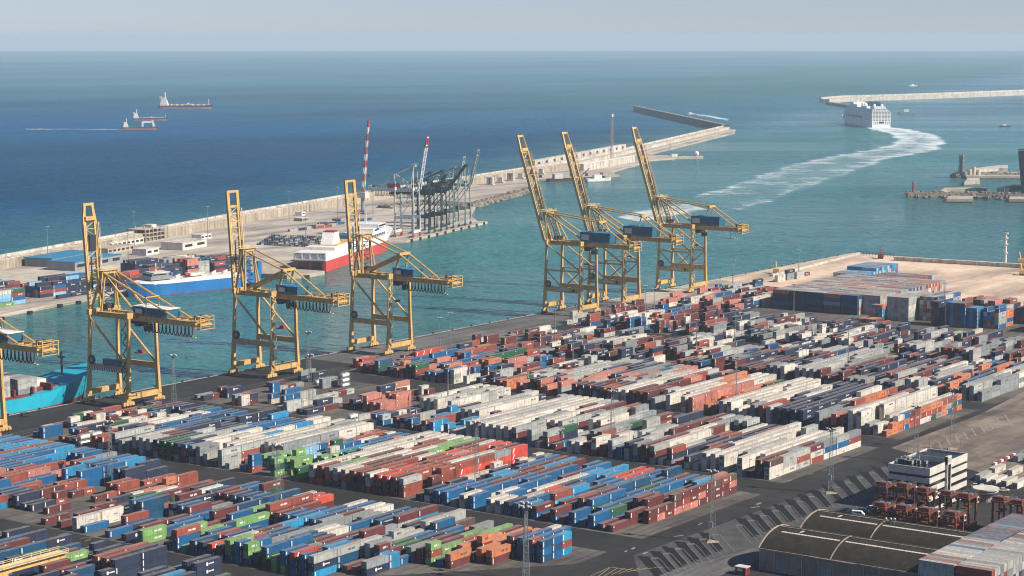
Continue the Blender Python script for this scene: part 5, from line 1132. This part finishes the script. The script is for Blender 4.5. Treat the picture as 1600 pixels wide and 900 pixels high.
# ------------------------------------------------------------------ ships
def hull_parts(root, L, B, D, boot, top, mt, mbt, bow=.2, stern=.06, flare=.75, rake=.05, transom=.8, name='hull', sheer=1.5, n=22):
    """a ship's hull along +X (stern at 0): boot stripe below, topsides above"""
    def half(t, lvl):
        k = 1.0
        if t < stern: k = transom + (1 - transom) * (t / stern) ** .6
        if t > 1 - bow: q = (t - (1 - bow)) / bow; k = max(0.0, 1 - q ** (1.6 + lvl * 1.2)) ** (.95 - .35 * lvl)
        if t > 1 - bow and lvl < 1: k *= (1 - (1 - flare) * ((t - (1 - bow)) / bow) * (1 - lvl))
        return B / 2 * max(k, .012)
    zs = [(-2.0, 0.0), (boot, .25), (boot, .25), (D, 1.0)]
    def ring(z, lvl):
        pts = []
        for i in range(n + 1):
            t = i / n; xx = t * L + (rake * L * lvl * max(0, (t - .8) / .2) ** 2); zz = z + (sheer * max(0, (t - .75) / .25) ** 2 if lvl == 1.0 else 0)
            pts.append((xx, half(t, lvl), zz))
        return pts
    for (za, la), (zb, lb), m, nm in ((zs[0], zs[1], mbt, 'boot_stripe'), (zs[2], zs[3], mt, name)):
        a, c = ring(za, la), ring(zb, lb); b = mb(m); k = n + 1
        for s in (1, -1):
            o = len(b.v); b.v += [(x, s * y, z) for x, y, z in a] + [(x, s * y, z) for x, y, z in c]
            for i in range(n): f = [o + i, o + i + 1, o + k + i + 1, o + k + i]; b.f.append(f if s < 0 else f[::-1]); b.mi.append(0)
        b.f.append([0, k, 3 * k, 2 * k][::-1] if True else []); b.mi.append(0)
        if nm == name:
            for i in range(n): b.f.append([k + i, k + i + 1, 3 * k + i + 1, 3 * k + i]); b.mi.append(0)
        h = b.obj(nm, root)
    return h
def ship(name, label, cat, p, q, group=None):
    return thing(name, label, cat, (p[0], p[1], SEA), math.atan2(q[1] - p[1], q[0] - p[0]), group)

# cruise ship, seen from astern
def cruise():
    p = at(1377, 197.5); a = math.radians(129.5); R_ = thing('cruise_ship', 'tall white cruise ship leaving the harbour, stern towards the port', 'cruise ship', (p[0], p[1], SEA), a)
    L, B = 300, 40; hull_parts(R_, L, B, 13, 1.0, None, 'shipwhite', 'shipwhite', bow=.26, stern=.02, transom=.96, rake=.06, sheer=4)
    su = mb('shipwhite'); dk = mb('shipglass'); bw = mb('shipwhite'); nd = 9
    for k in range(nd):
        z0 = 13 + k * 2.7; x0 = .4 + (.3 * k if k < 7 else 5 * (k - 6)); x1 = 262 - 3.2 * k; hb = B / 2 - .3 - (.0 if k < 7 else 1.5 * (k - 6))
        su.box(x0, x1, -hb, hb, z0, z0 + 1.2); dk.box(x0 + 1.2, x1 - 2, -hb + 1.0, hb - 1.0, z0 + 1.2, z0 + 2.7)
        for q in range(int((x1 - x0) / 5)): xx = x0 + 2 + q * 5; bw.box(xx, xx + 1.6, -hb + .25, hb - .25, z0 + 1.2, z0 + 2.7)
        for q in range(7): yy = -hb + .3 + q * (2 * hb - 3.0) / 6; bw.box(x0 + .75, x0 + 2.0, yy, yy + 1.6, z0 + 1.2, z0 + 2.7)
    su.box(14, 225, -16, 16, 13 + nd * 2.7, 13.8 + nd * 2.7); su.obj('deck_stack', R_); dk.obj('window_band', R_); bw.obj('balcony_divider', R_)
    zt = 13 + nd * 2.7 + .8
    b = mb('shipwhite'); b.box(14, 40, -12, 12, zt, zt + 4.5).box(70, 120, -14, 14, zt, zt + 4).box(150, 215, -15, 15, zt, zt + 5).box(190, 222, -13, 13, zt + 5, zt + 9); b.obj('upper_house', R_)
    for x0 in (52, 78):
        f = mb('navyhull'); f.beam((x0, -6, zt), (x0 - 5, -6, zt + 13), 9, 6, 6, 4.5).beam((x0, 6, zt), (x0 - 5, 6, zt + 13), 9, 6, 6, 4.5); f.obj('funnel', R_)
    for xx, yy in ((30, -8), (30, 8), (100, -9), (100, 9), (128, -8), (128, 8)): mb('shipwhite').sphere((xx, yy, zt + 6.5), 3.2, 10, 6).obj('radome', R_)
    m_ = mb('shipwhite'); m_.beam((205, 0, zt + 9), (201, 0, zt + 24), 3, 3, 1, 1).box(202, 203, -6, 6, zt + 17, zt + 17.6); m_.obj('mast', R_)
    b = mb('dark'); b.box(-.35, .1, -5, 5, 8.5, 12.5)
    for k in range(9):
        yy = -16.5 + k * 4
        if abs(yy) > 6: b.box(-.3, .1, yy - 1, yy + 1, 10.4, 12).box(-.3, .1, yy - 1, yy + 1, 6.8, 8.4)
    b.obj('stern_opening', R_)
    bo = mb('orange')
    for k in range(9): bo.box(90 + k * 15, 100 + k * 15, B / 2 - .1, B / 2 + 1.6, 17.2, 19.4)
    bo.obj('lifeboat', R_)
cruise()

# three merchant ships at anchor
def coaster(label, p, ang, L, hullm, bootm, crane):
    R_ = thing('cargo_ship', label, 'cargo ship', (p[0], p[1], SEA), ang, 'merchant ships at anchor outside the sea wall'); B = L * .16; D = L * .055
    hull_parts(R_, L, B, D + 1, D * .62, None, hullm, bootm, bow=.16, stern=.1, transom=.7, rake=.04, sheer=L * .018)
    h = mb('white'); z = D + 1
    for k in range(4): h.box(L * (.05 + .008 * k), L * (.19 - .012 * k), -B * (.44 - .03 * k), B * (.44 - .03 * k), z + L * .036 * k, z + L * .036 * (k + 1))
    h = h.obj('wheelhouse', R_); mb('glass').box(L * .166, L * .172, -B * .33, B * .33, z + L * .118, z + L * .132).obj('bridge_window', h)
    f = mb('redhull' if crane else 'offwhite'); f.box(L * .035, L * .075, -B * .12, B * .12, z, z + L * .17); f.obj('funnel', R_); m_ = mb('white'); m_.beam((L * .14, 0, z + L * .14), (L * .14, 0, z + L * .25), L * .02, L * .02); m_.beam((L * .95, 0, z), (L * .95, 0, z + L * .12), L * .012, L * .012); m_.obj('mast', R_)
    if crane:
        b = mb('white'); b.beam((L * .6, 0, z), (L * .6, 0, z + L * .14), L * .05, L * .05).beam((L * .58, 0, z + L * .14), (L * .88, 0, z + L * .15), L * .04, L * .05).beam((L * .92, 0, z), (L * .88, 0, z + L * .2), L * .05, L * .05); b.obj('deck_crane', R_)
        b = mb('greenhull'); [b.box(L * (.24 + .12 * k), L * (.34 + .12 * k), -B * .36, B * .36, z, z + L * .014) for k in range(6)]; b.obj('hatch_cover', R_)
    else:
        b = mb('offwhite'); b.box(L * .22, L * .92, -B * .05, B * .05, z + L * .01, z + L * .022).box(L * .5, L * .64, -B * .4, B * .4, z + L * .01, z + L * .03)
        for k in range(7): b.box(L * (.25 + .1 * k), L * (.256 + .1 * k), -B * .4, B * .4, z, z + L * .028)
        b.box(L * .55, L * .57, -B * .3, B * .3, z, z + L * .05); b.obj('deck_piping', R_)
A0 = TH
coaster('small green cargo ship with white deck crane and faded red boot, nearest of three', at(190, 200.5), A0 + .12, 70, 'greenhull', 'pinkboot', True)
coaster('middle tanker with blue hull and white wheelhouse, half hidden by the green ship', at(206, 186.5), A0 + .1, 78, 'navyhull', 'pinkboot', False)
coaster('largest and farthest tanker with navy hull and pink boot line', at(247, 168.5), A0 - .03, 140, 'navyhull', 'pinkboot', False)

def small_boat(label, u, v, L, ang, m='white'):
    p = at(u, v); R_ = thing('small_boat', label, 'boat', (p[0], p[1], SEA), ang); hull_parts(R_, L, L * .26, L * .12, .4, None, m, 'dark', bow=.4, stern=.05, transom=.85, rake=.06, sheer=L * .03); mb('white').box(L * .3, L * .62, -L * .09, L * .09, L * .12, L * .26).obj('cabin', R_)
small_boat('small launch trailing foam beyond the dark sea wall arm', 1086, 177.5, 24, A0 + math.pi)
small_boat('tiny white boat alone near the horizon above the mole', 1420, 134, 34, A0 + .3)
small_boat('dark small boat crossing the water right of the cruise ship', 1562, 196.5, 22, A0, 'dark')
small_boat('boat-shaped stand-in for the mole jetty right of the cruise ship stern', 1404, 176, 40, A0, 'grey')  # jetty structure of the mole, drawn with the boat shape
small_boat('white launch at anchor off the low platform', 1040, 246, 30, A0 + .2)

# blue and white roll-on ship at the far quay
p, q = (-1076, 1134 + 22), (-1076, 1036); R_ = thing('vehicle_carrier', 'blue and white roll-on ship moored at the far container quay', 'ship', (-1046, 1141, SEA), math.atan2(-105, -21)); R_.scale = (.8, .8, .8)
h = hull_parts(R_, 137, 21, 10.5, .6, None, 'blue', 'maroonhull', bow=.2, stern=.03, transom=.92, rake=.05, sheer=3.5)
b = mb('white'); b.prism([(22, -10.3), (118, -10.3), (131, -6.5), (136, -1), (136, 1), (131, 6.5), (118, 10.3), (22, 10.3)], 10.5, 13.6); b.obj('topside', R_)
b = mb('grey'); b.box(98, 121, -9, 9, 14.5, 17.5).box(101, 119, -8, 8, 17.5, 20.2); hs_ = b.obj('wheelhouse', R_); mb('glass').box(104, 118, 7.98, 8.1, 18.6, 19.6).box(118.9, 119.1, -7, 7, 18.6, 19.6).obj('bridge_window', hs_); mb('offwhite').box(99, 117, -7.2, 7.2, 20.2, 21).obj('roof', hs_)
mb('offwhite').beam((110, 0, 21), (110, 0, 29), .8, .8).box(109.6, 110.4, -2.5, 2.5, 25, 25.4).obj('mast', R_)
lb = mb('red'); lb.sphere((80, 8.6, 16.6), 1.9, 10, 6, .8); lb.sphere((83, 8.6, 16.6), 1.9, 10, 6, .8); lb.obj('lifeboat', R_)
b = mb('offwhite')
for k in range(15): b.box(28 + k * 4.4, 29.6 + k * 4.4, -6 + (k % 3) * 4, -4 + (k % 3) * 4, 14.5, 16.4)
b.box(60, 76, -4, 4, 14.5, 17); b.obj('deck_vent', R_)
b = mb('blue'); b.box(6, 20, -9.8, 9.8, 10.5, 13.2); [b.box(-1, 3.5, s * 8.6 - 1.6, s * 8.6 + 1.6, 10.5, 23) for s in (-1, 1)]; b.box(14, 18, 6, 9.4, 13.2, 20); b.obj('stern_gantry', R_)
b = mb('mark'); [b.box(104 + k * 1.7, 105.1 + k * 1.7, 9.2 - .12 * k, 10.2 - .13 * k, 7.4, 8.6) for k in range(8)]; b.obj('bow_lettering', R_)

# red and white ferry
ang = math.atan2(194, -79); R_ = thing('ferry', 'red and white car ferry with open stern ramp at the far quay', 'ferry', (-1068.5, 1231, SEA), ang)
hull_parts(R_, 205, 27, 14, 8.6, None, 'white', 'redhull', bow=.2, stern=.02, transom=.97, rake=.05, sheer=4)
mb('redhull').box(-.35, .6, -13.1, 13.1, 0.4, 8.6).obj('stern_plate', R_)
b = mb('glass'); b.box(-.8, -.4, -10, -1.2, 1.0, 7.4).box(-.8, -.4, 1.2, 10, 1.0, 7.4); b.obj('stern_door_opening', R_); mb('grey').add([(-.5, -9, 1.2), (-.5, 9, 1.2), (-15, 9, -.0 - SEA * .9), (-15, -9, -.0 - SEA * .9)], [(0, 1, 2, 3), (3, 2, 1, 0)]).obj('stern_ramp', R_)
b = mb('white'); b.box(-1.5, 14, -13.3, -12.4, 10, 14.5).box(-1.5, 14, 12.4, 13.3, 10, 14.5).box(-1.5, -.4, -13.3, 13.3, 9.2, 10.5)
[b.box(-1.5, -.4, y_ - .6, y_ + .6, 10.5, 14.6) for y_ in (-12.8, -6.5, 0, 6.5, 12.8)]; b.box(-1.5, 20, -13.3, 13.3, 14.6, 15.2); b.obj('stern_gallery', R_)
b = mb('white'); b.box(24, 165, -12.6, 12.6, 14, 17.2).box(120, 172, -12.6, 12.6, 14.2, 19).box(132, 168, -12, 12, 19, 22.5).box(142, 164, -13.6, 13.6, 22.5, 25.5); b.obj('superstructure', R_)
mb('glass').box(163.9, 164.2, -12, 12, 23.3, 24.8).box(143, 163, -13.75, -13.6, 23.3, 24.8).obj('bridge_window', R_)
b = mb('navyhull'); b.box(136, 150, -12.1, -11.9, 20, 21.4); [b.box(126 + k * 5, 129 + k * 5, -12.75, -12.55, 15.5, 17.4) for k in range(8)]; b.obj('side_window', R_)
fu = mb('white'); fu.prism([(40, 17), (62, 17), (58, 27), (47, 27)], -5, 5); fu.v = [(x_, z_, y_) for x_, y_, z_ in fu.v]; fu.f = [f[::-1] for f in fu.f]; fu = fu.obj('funnel', R_); mb('red').box(47.5, 57.5, -4.6, 4.6, 27, 28.2).obj('funnel_top', fu)
mb('yellow').box(38, 92, -10, 10, 17.2, 17.8).obj('deck_rail', R_); mb('teal').box(88, 112, -9, 9, 17.2, 20.5).obj('deck_house', R_); mb('white').beam((150, 0, 25.5), (149, 0, 37), 1, 1).obj('mast', R_)
b = mb('glass'); [b.box(x0 + k * 2.2, x0 + 1.5 + k * 2.2, -13.72, -13.5, 10.6, 12.6) for x0, n_ in ((58, 5), (92, 5), (176, 3)) for k in range(n_) if x0 < 150]; b.obj('hull_window', R_)
b = mb('red'); b.box(170, 176, -12.2, -11.6, 12, 15.5); b.obj('funnel_badge', R_)
x, y = at(478, 432); pr = thing('jetty', 'low concrete jetty with white edge between the blue ship and the ferry', 'jetty', (-1084, 1196, 0)); b = mb('quayconc'); b.prism([(-20, -18), (34, -14), (42, 0), (38, 26), (-14, 20)], -6, 0.4); b.obj('deck', pr); mb('black').box(41, 42.4, -3, 3, -2.5, -.4).obj('fender', pr)

# turquoise container ship at the near quay
R_ = thing('container_ship', 'turquoise container ship with grey deck cargo moored behind the near cranes', 'container ship', (-786.5, 528, SEA), math.radians(90))
hull_parts(R_, 197, 30, 9, 2.4, None, 'cyan', 'maroonhull', bow=.2, stern=.04, transom=.9, rake=.04, sheer=9)
b = mb('maroonhull'); b.box(2, 150, -13.5, 13.5, 9.02, 10.2); [b.box(x0, x0 + 1.2, -14, 14, 10.2, 13.5) for x0 in (98, 112, 126, 140, 152, 164)]; b.box(150, 178, -9, 9, 9.5, 11.5); b.obj('hatch_deck', R_)
mb('offwhite').box(160, 168, -6, 2, 11.5, 15).obj('forward_house', R_); mb('dark').beam((184, 0, 14), (184, 0, 26), .8, .8).box(183, 185, -2, 2, 23, 23.5).obj('foremast', R_)
# ------------------------------------------------------------------ buildings of the far quay
def block(name, label, cat, poly, z0, z1, wallm, roofm, group=None, windows=0, over=.5):
    cx = sum(p_[0] for p_ in poly) / len(poly); cy = sum(p_[1] for p_ in poly) / len(poly); R_ = thing(name, label, cat, (cx, cy, 0), 0, group); q = [(a - cx, c - cy) for a, c in poly]
    mb(wallm).prism(q, z0, z1).obj('wall', R_); mb(roofm).prism([(a * 1.02, c * 1.02) for a, c in q], z1, z1 + over).obj('roof', R_)
    for k in range(windows):
        t_ = (k + .5) / windows; a, c = q[1], q[2]; mx, my = a[0] + (c[0] - a[0]) * t_, a[1] + (c[1] - a[1]) * t_; dx, dy = (c[0] - a[0]), (c[1] - a[1]); l_ = math.hypot(dx, dy); dx, dy = dx / l_, dy / l_
        w_ = l_ / windows * .3; b = mb('glass'); b.prism([(mx - dx * w_ + dy * .15, my - dy * w_ - dx * .15), (mx + dx * w_ + dy * .15, my + dy * w_ - dx * .15), (mx + dx * w_ - dy * .05, my + dy * w_ + dx * .05), (mx - dx * w_ - dy * .05, my - dy * w_ + dx * .05)], z0 + (z1 - z0) * .4, z0 + (z1 - z0) * .75); b.obj('window', R_)
    return R_
def rect(x0, y0, lx, ly, a=-.28):     # corner, size along and across; order: inner-left, front-left(+x), front-right, back
    c, s = math.cos(a), math.sin(a); f = lambda i, j: (x0 + i * c - j * s * -1 * -1, y0 + i * s + j * c)
    f = lambda i, j: (x0 + i * c - j * s, y0 + i * s + j * c); a_ = -a
    return [f(0, 0), f(lx, 0), f(lx, ly), f(0, ly)]
sx_, sy_ = at(68, 418); block('warehouse', 'grey shed with blue roof, left one of two on the far quay', 'warehouse', rect(sx_ - 22, sy_, 26, 62, .22), -.2, 6.5, 'grey', 'blueroof', 'blue-roofed sheds on the far quay', 4)
sx_, sy_ = at(104, 424); block('warehouse', 'grey shed with blue roof, right one of two on the far quay', 'warehouse', rect(sx_ - 22, sy_, 26, 66, .22), -.2, 6.5, 'grey', 'blueroof', 'blue-roofed sheds on the far quay', 4)
# concrete frame building
x, y = at(222, 378); fb = thing('frame_building', 'unfinished concrete frame building with open floors on the far quay', 'building', (x - 8, y + 14, 0), .22)
for k in range(4): mb('quayconc').box(-10, 10, -18, 22, 3.6 * k + (-.2 if k == 0 else 0), 3.6 * k + .5).obj('floor_slab', fb)
for sx in (-9.5, 0, 9.5):
    for k in range(7): mb('quayconc').box(sx - .4, sx + .4, -17.5 + k * 6.3, -16.7 + k * 6.3, 0, 10.9 + (2.2 if k in (2, 4) else 0)).obj('column', fb)
mb('shedwall').box(-9, 8.5, -17, 4, .5, 3.5).obj('wall', fb); mb('offwhite').box(-4, 4, 2, 10, 11.3, 14).obj('lift_housing', fb)
for (u, v), lx, ly, h_, wm, rm, lab, nw in [((150, 392), 20, 70, 5, 'offwhite', 'walltop', 'long low white arcade shed beside the concrete frame building', 10), ((280, 392), 22, 40, 6, 'offwhite', 'walltop', 'white flat-roofed hall right of the concrete frame building', 2), ((312, 375), 10, 18, 4, 'white', 'offwhite', 'small white office at the foot of the sea wall', 3), ((165, 398), 14, 40, 4.5, 'quayconc', 'quayconc', 'grey canopy building in front of the white arcade shed', 6), ((225, 400), 14, 20, 5, 'offwhite', 'offwhite', 'small pale store between stacked containers', 2), ((470, 346), 9, 14, 2.6, 'shedwall', 'offwhite', 'small brownish hut on the far apron', 1), ((525, 348), 5, 9, 3, 'dark', 'maroonhull', 'dark little cabin on the open far apron', 1), ((470, 337), 8, 8, 3, 'white', 'offwhite', 'tiny white hut against the sea wall', 1)]:
    x, y = at(u, v); block('quay_building', lab, 'building', rect(x - lx, y, lx, ly, .22), -.2, h_, wm, rm, None, nw)
# platform with the perforated pale wall, low hall and columns
for k in range(6):
    x, y = at(766 + 16 * k, 289 - 3.4 * k); c_ = thing('concrete_caisson', f'pale concrete column on the rocky shore, {ORD[k]} from the left', 'caisson', (x, y, 0), .3, 'pale columns on the rocky shore'); b = mb('walltop'); b.box(-5, 5, -4, 4, -.2, 1.6); b.obj('plinth', c_); b = mb('walltop'); b.box(-4, -1, -3, 3, 1.6, 9).box(1, 4, -3, 3, 1.6, 9).box(-4.2, 4.2, -3.2, 3.2, 9, 9.8) if k % 2 == 0 else b.box(-3, 3, -3, 3, 1.6, 7); b.obj('column', c_)
pp, qq = Vector(at(836, 268)), Vector(at(978, 240)); d = (qq - pp).normalized(); an = math.atan2(d.y, d.x); Lw = (qq - pp).length
pw = thing('perforated_wall', 'whitish wall with rows of square openings along the platform', 'wall', (pp.x, pp.y, 0), an); mb('walltop').box(0, Lw, 0, 8, -.2, 15).obj('wall', pw)
for k in range(13):
    for j in range(2): mb('dark').box(Lw * (k + .35) / 13, Lw * (k + .6) / 13, -.2, .1, 2.5 + j * 6.5, 6 + j * 6.5).obj('opening', pw)
pp, qq = Vector(at(912, 267)), Vector(at(992, 253)); d = (qq - pp).normalized(); an = math.atan2(d.y, d.x); Lw = (qq - pp).length
pw = thing('quay_wall', 'low white wall at the water side of the platform', 'wall', (pp.x, pp.y, 0), an); mb('walltop').box(0, Lw, 0, 6, -3, 9).obj('wall', pw); mb('white').box(0, Lw, -.4, 6.4, 9, 9.6).obj('coping', pw)
x, y = at(840, 277); fl_ = thing('floating_dock', 'white floating dock with low sheds moored at the platform', 'dock', (x, y, SEA), math.radians(62)); b = mb('quayconc'); b.box(0, 120, -8, 8, -1, 2.4); b.obj('pontoon', fl_)
for k in range(5): mb('quayconc').box(4 + k * 23, 22 + k * 23, -5, 5, 2.4, 6).obj('shed', fl_)
x, y = at(856, 281); bg_ = thing('work_barge', 'dark work barge with small wheelhouse beside the floating dock', 'barge', (x, y, SEA), math.radians(60)); hull_parts(bg_, 80, 12, 4, .6, None, 'dark', 'maroonhull', bow=.1, stern=.05, transom=.9); mb('offwhite').box(8, 20, -4, 4, 4, 10).obj('wheelhouse', bg_); mb('dark').beam((45, 0, 4), (60, 0, 16), 1, 1).obj('derrick', bg_)
x, y = at(918, 281); small_boat('white workboat right of the dark barge at the platform', 916, 281, 34, math.radians(58))
x, y = at(1010, 247); mw_ = thing('jetty', 'thin jetty with a white beacon dome reaching from the platform', 'jetty', (x, y, 0), math.radians(58)); b = mb('quayconc'); b.box(-10, 95, -5, 5, -5, 1.2); b.obj('deck', mw_); mb('white').sphere((86, 0, 5), 4, 10, 6).tube((86, 0, 1), (86, 0, 4), 2.2, 10).obj('beacon', mw_); mb('steel').tube((40, 0, 1), (40, 0, 22), .4, 6).obj('pole', mw_)

# ------------------------------------------------------------------ right-hand jetties
def slabs(name, label, cat, quad, z1, m='quayconc', z0=-6, extra=None, group=None):
    P_ = [at(*p_) for p_ in quad]; cx, cy = P_[0]; R_ = thing(name, label, cat, (cx, cy, 0), 0, group); q = [(a - cx, c - cy) for a, c in P_]; mb(m).prism(q, z0, z1).obj('deck', R_); mb('dark').prism([(a * 1.003, c * 1.003) for a, c in q], z0, -1.4).obj('waterline_band', R_); return R_
slabs('pontoon', 'grey concrete pier block left of the two below the rock breakwater', 'pier', [(1479, 313), (1519, 313), (1520, 308), (1482, 308)], 1.6)
slabs('pontoon', 'grey concrete pier block at the right edge below the rock breakwater', 'pier', [(1576, 313), (1660, 314), (1660, 309), (1578, 309)], 1.6)
slabs('pier', 'narrow pier with bent arm above the red beacon', 'pier', [(1467, 302), (1476, 296), (1540, 295.5), (1542, 297.5), (1480, 298.5), (1474, 302)], 2.2)
slabs('pier', 'white slender pier right of the lattice tower', 'pier', [(1517, 267), (1562, 261), (1575, 261), (1575, 266), (1560, 266), (1520, 269)], 3.0, 'walltop')
slabs('pier', 'small square white pier platform below the lattice tower', 'pier', [(1507, 287), (1531, 286), (1530, 280.5), (1512, 281)], 2.2, 'walltop')
slabs('pier', 'long low quay with rubble under the slender pier', 'pier', [(1510, 277), (1600, 277), (1660, 277), (1660, 270), (1512, 270)], 1.5)
x, y = at(1427, 302.5); rb_ = thing('beacon', 'small red harbour beacon on the rock breakwater tip', 'beacon', (x, y, 3)); mb('red').tube((0, 0, 0), (0, 0, 9), 1.7, 10, 1.3).obj('tower', rb_); mb('red').tube((0, 0, 9), (0, 0, 11.5), 1.9, 10, .6).obj('lantern', rb_)
x, y = at(1502, 275); ld = thing('loading_tower', 'grey lattice tower with pale silos on the right-hand mole', 'tower', (x, y, 0)); b = mb('steel')
for sx in (-3, 3):
    for sy in (-3, 3): b.beam((sx, sy, 0), (sx * .8, sy * .8, 29), .6, .6)
for s in (-1, 1): zigzag(b, (-3, 3 * s, 1), (-2.4, 2.4 * s, 28), (3, 3 * s, 1), (2.4, 2.4 * s, 28), 11, .28); zigzag(b, (3 * s, -3, 1), (2.4 * s, -2.4, 28), (3 * s, 3, 1), (2.4 * s, 2.4, 28), 9, .28)
b.obj('tower', ld); mb('grey').box(-1.8, 1.8, -1.8, 1.8, 2, 27).obj('lift_shaft', ld)
for k, (a, c, hh) in enumerate(((9, 6, 9), (13, 10, 12), (18, 14, 8), (7, -4, 6))): mb('walltop').tube((a, c, 0), (a, c, hh), 2.8, 12).obj('silo', ld)
x, y = at(1617, 300); tw = thing('dark_tower', 'dark slanted tower block cut by the right edge of the view', 'building', (x, y, 0)); mb('glass').prism([(-11, -12), (14, -12), (14, 12), (-11, 12)], 0, 50); b = MB().mat(M['glass']); b.beam((1.5, 0, 0), (-1.0, 0, 50), 26, 26, 31, 30); b.obj('facade', tw); mb('dark').box(-17, 14, -15, 15, 50, 51).obj('roof', tw)
b = mb('dark'); [b.beam((1.5 - 2.5 * k / 20, 0, 2.5 * k), (1.4 - 2.5 * k / 20, 0, 2.5 * k + .5), 26.3 + .25 * k, 26.3 + .22 * k) for k in range(20)]; b.obj('floor_line', tw)
for k in range(6): x, y = at(1565 + 7 * k, 300.5 - .3 * k); block('quay_building', f'low building near the dark tower, {ORD[k]} from the left', 'building', rect(x - 6, y, 9, 14, .2), 0, 4 + (k * 5 % 4), ('grey', 'offwhite', 'dark', 'shedwall', 'grey', 'dark')[k], 'grey', 'low buildings by the dark tower', 2)

# far end of the near terminal: white low wall, signal mast, small machines
pp, qq = Vector(at(1397, 407)), Vector(at(1700, 425)); d = (qq - pp).normalized(); Lw = (qq - pp).length
pw = thing('low_wall', 'long low white wall edging the sandy ground at the water', 'wall', (pp.x, pp.y, 0), math.atan2(d.y, d.x)); mb('walltop').box(0, Lw, -.6, 4.5, 0, 3.2).obj('wall', pw)
pl_ = mb('quayconc'); [pl_.box(k * 6, k * 6 + .5, -1.1, -.6, 0, 3.0) for k in range(int(Lw / 6))]; pl_.obj('buttress', pw)
pp, qq = Vector(at(1205, 432)), Vector(at(1343, 397)); d = (qq - pp).normalized(); Lw = (qq - pp).length; cw = thing('low_wall', 'pale parapet along the far end of the quay up to the corner', 'wall', (pp.x, pp.y, 0), math.atan2(d.y, d.x)); mb('walltop').box(0, Lw, -1.5, 1.5, 0, 1.6).obj('wall', cw)
x, y = at(1571, 411); sm = thing('signal_mast', 'white radar mast with balconies at the edge of the sandy ground', 'mast', (x, y, 0)); b = mb('white'); b.tube((0, 0, 0), (0, 0, 24), 1.0, 10, .7); b.obj('column', sm)
for zz in (8, 15, 20, 24): mb('offwhite').tube((0, 0, zz), (0, 0, zz + .9), 1.9, 12).obj('balcony', sm)
mb('red').box(-1.8, 1.8, -.4, .4, 25.2, 26).obj('radar_bar', sm)
for u, v, lab, m in [(1595, 412, 'small yellow crane at the right end of the white wall', 'yellow'), (1213, 428, 'yellow loading machine at the far end of the quay', 'yellow'), (1376, 404, 'orange digger by the corner of the low wall', 'orange'), (1597, 430, 'pale yellow excavator on the sandy ground at the right edge', 'yellow')]:
    x, y = at(u, v); e = thing('work_machine', lab, 'machine', (x, y, 0), .4); mb('dark').box(-2.2, 2.2, -3, 3, 0, 1.3).obj('track', e); mb(m).box(-2.4, 2.4, -2.6, 3, 1.3, 4.0).obj('body', e); mb(m).beam((0, 2.5, 3.5), (-1, 9, 8.5), .9, .9).beam((-1, 9, 8.5), (-1, 13, 3), .7, .7).obj('arm', e)
pp = Vector(at(1340, 398)); p2_ = Vector(at(1396, 402)); fn = thing('fence', 'dark mesh fence at the corner of the terminal', 'fence', (pp.x, pp.y, 0)); b = mb('dark'); n = 12
for k in range(n + 1): q = (p2_ - pp) * (k / n); b.beam((q.x, q.y, 0), (q.x, q.y, 3.4), .2, .2)
for zz in (1.2, 2.2, 3.3): b.beam((0, 0, zz), ((p2_ - pp).x, (p2_ - pp).y, zz), .12, .12)
b.obj('railing', fn)
# bollards along the near quay
for k in range(46):
    yb = 660 + k * 20
    if k == 0: bp = mb('black').tube((0, 0, 0), (0, 0, .9), .45, 8, .6).obj('bollard'); o = bp
    else: o = bp.copy(); COL.objects.link(o)
    o.location = (QX + .9, yb, 0); tag(o, 'black mooring bollard on the quay edge beneath the yellow cranes', 'bollard', 'bollards along the quay edge')
# fenders of the far quay
for k in range(10):
    a, c = Vector((-1148.2, 1456)), Vector((-1202.2, 1654.8)); q = a.lerp(c, (k + .5) / 10)
    if k == 0: fp = mb('black').box(-.8, 1.2, -1.8, 1.8, -2.4, -.2).obj('fender'); o = fp
    else: o = fp.copy(); COL.objects.link(o)
    o.location = (q.x, q.y, 0); o.rotation_euler = (0, 0, math.radians(15)); tag(o, 'black rubber fender on the face of the far crane pier', 'fender', 'fenders on the far crane pier')
for k, (u, v) in enumerate([(46, 489), (93, 478), (122, 473), (2, 498)]):
    o = fp.copy(); COL.objects.link(o); x, y = at(u, v, -1.5); o.location = (x + .2, y, 0); o.rotation_euler = (0, 0, 0); tag(o, 'black rubber fender on the edge of the far container quay', 'fender', 'fenders on the far container quay')
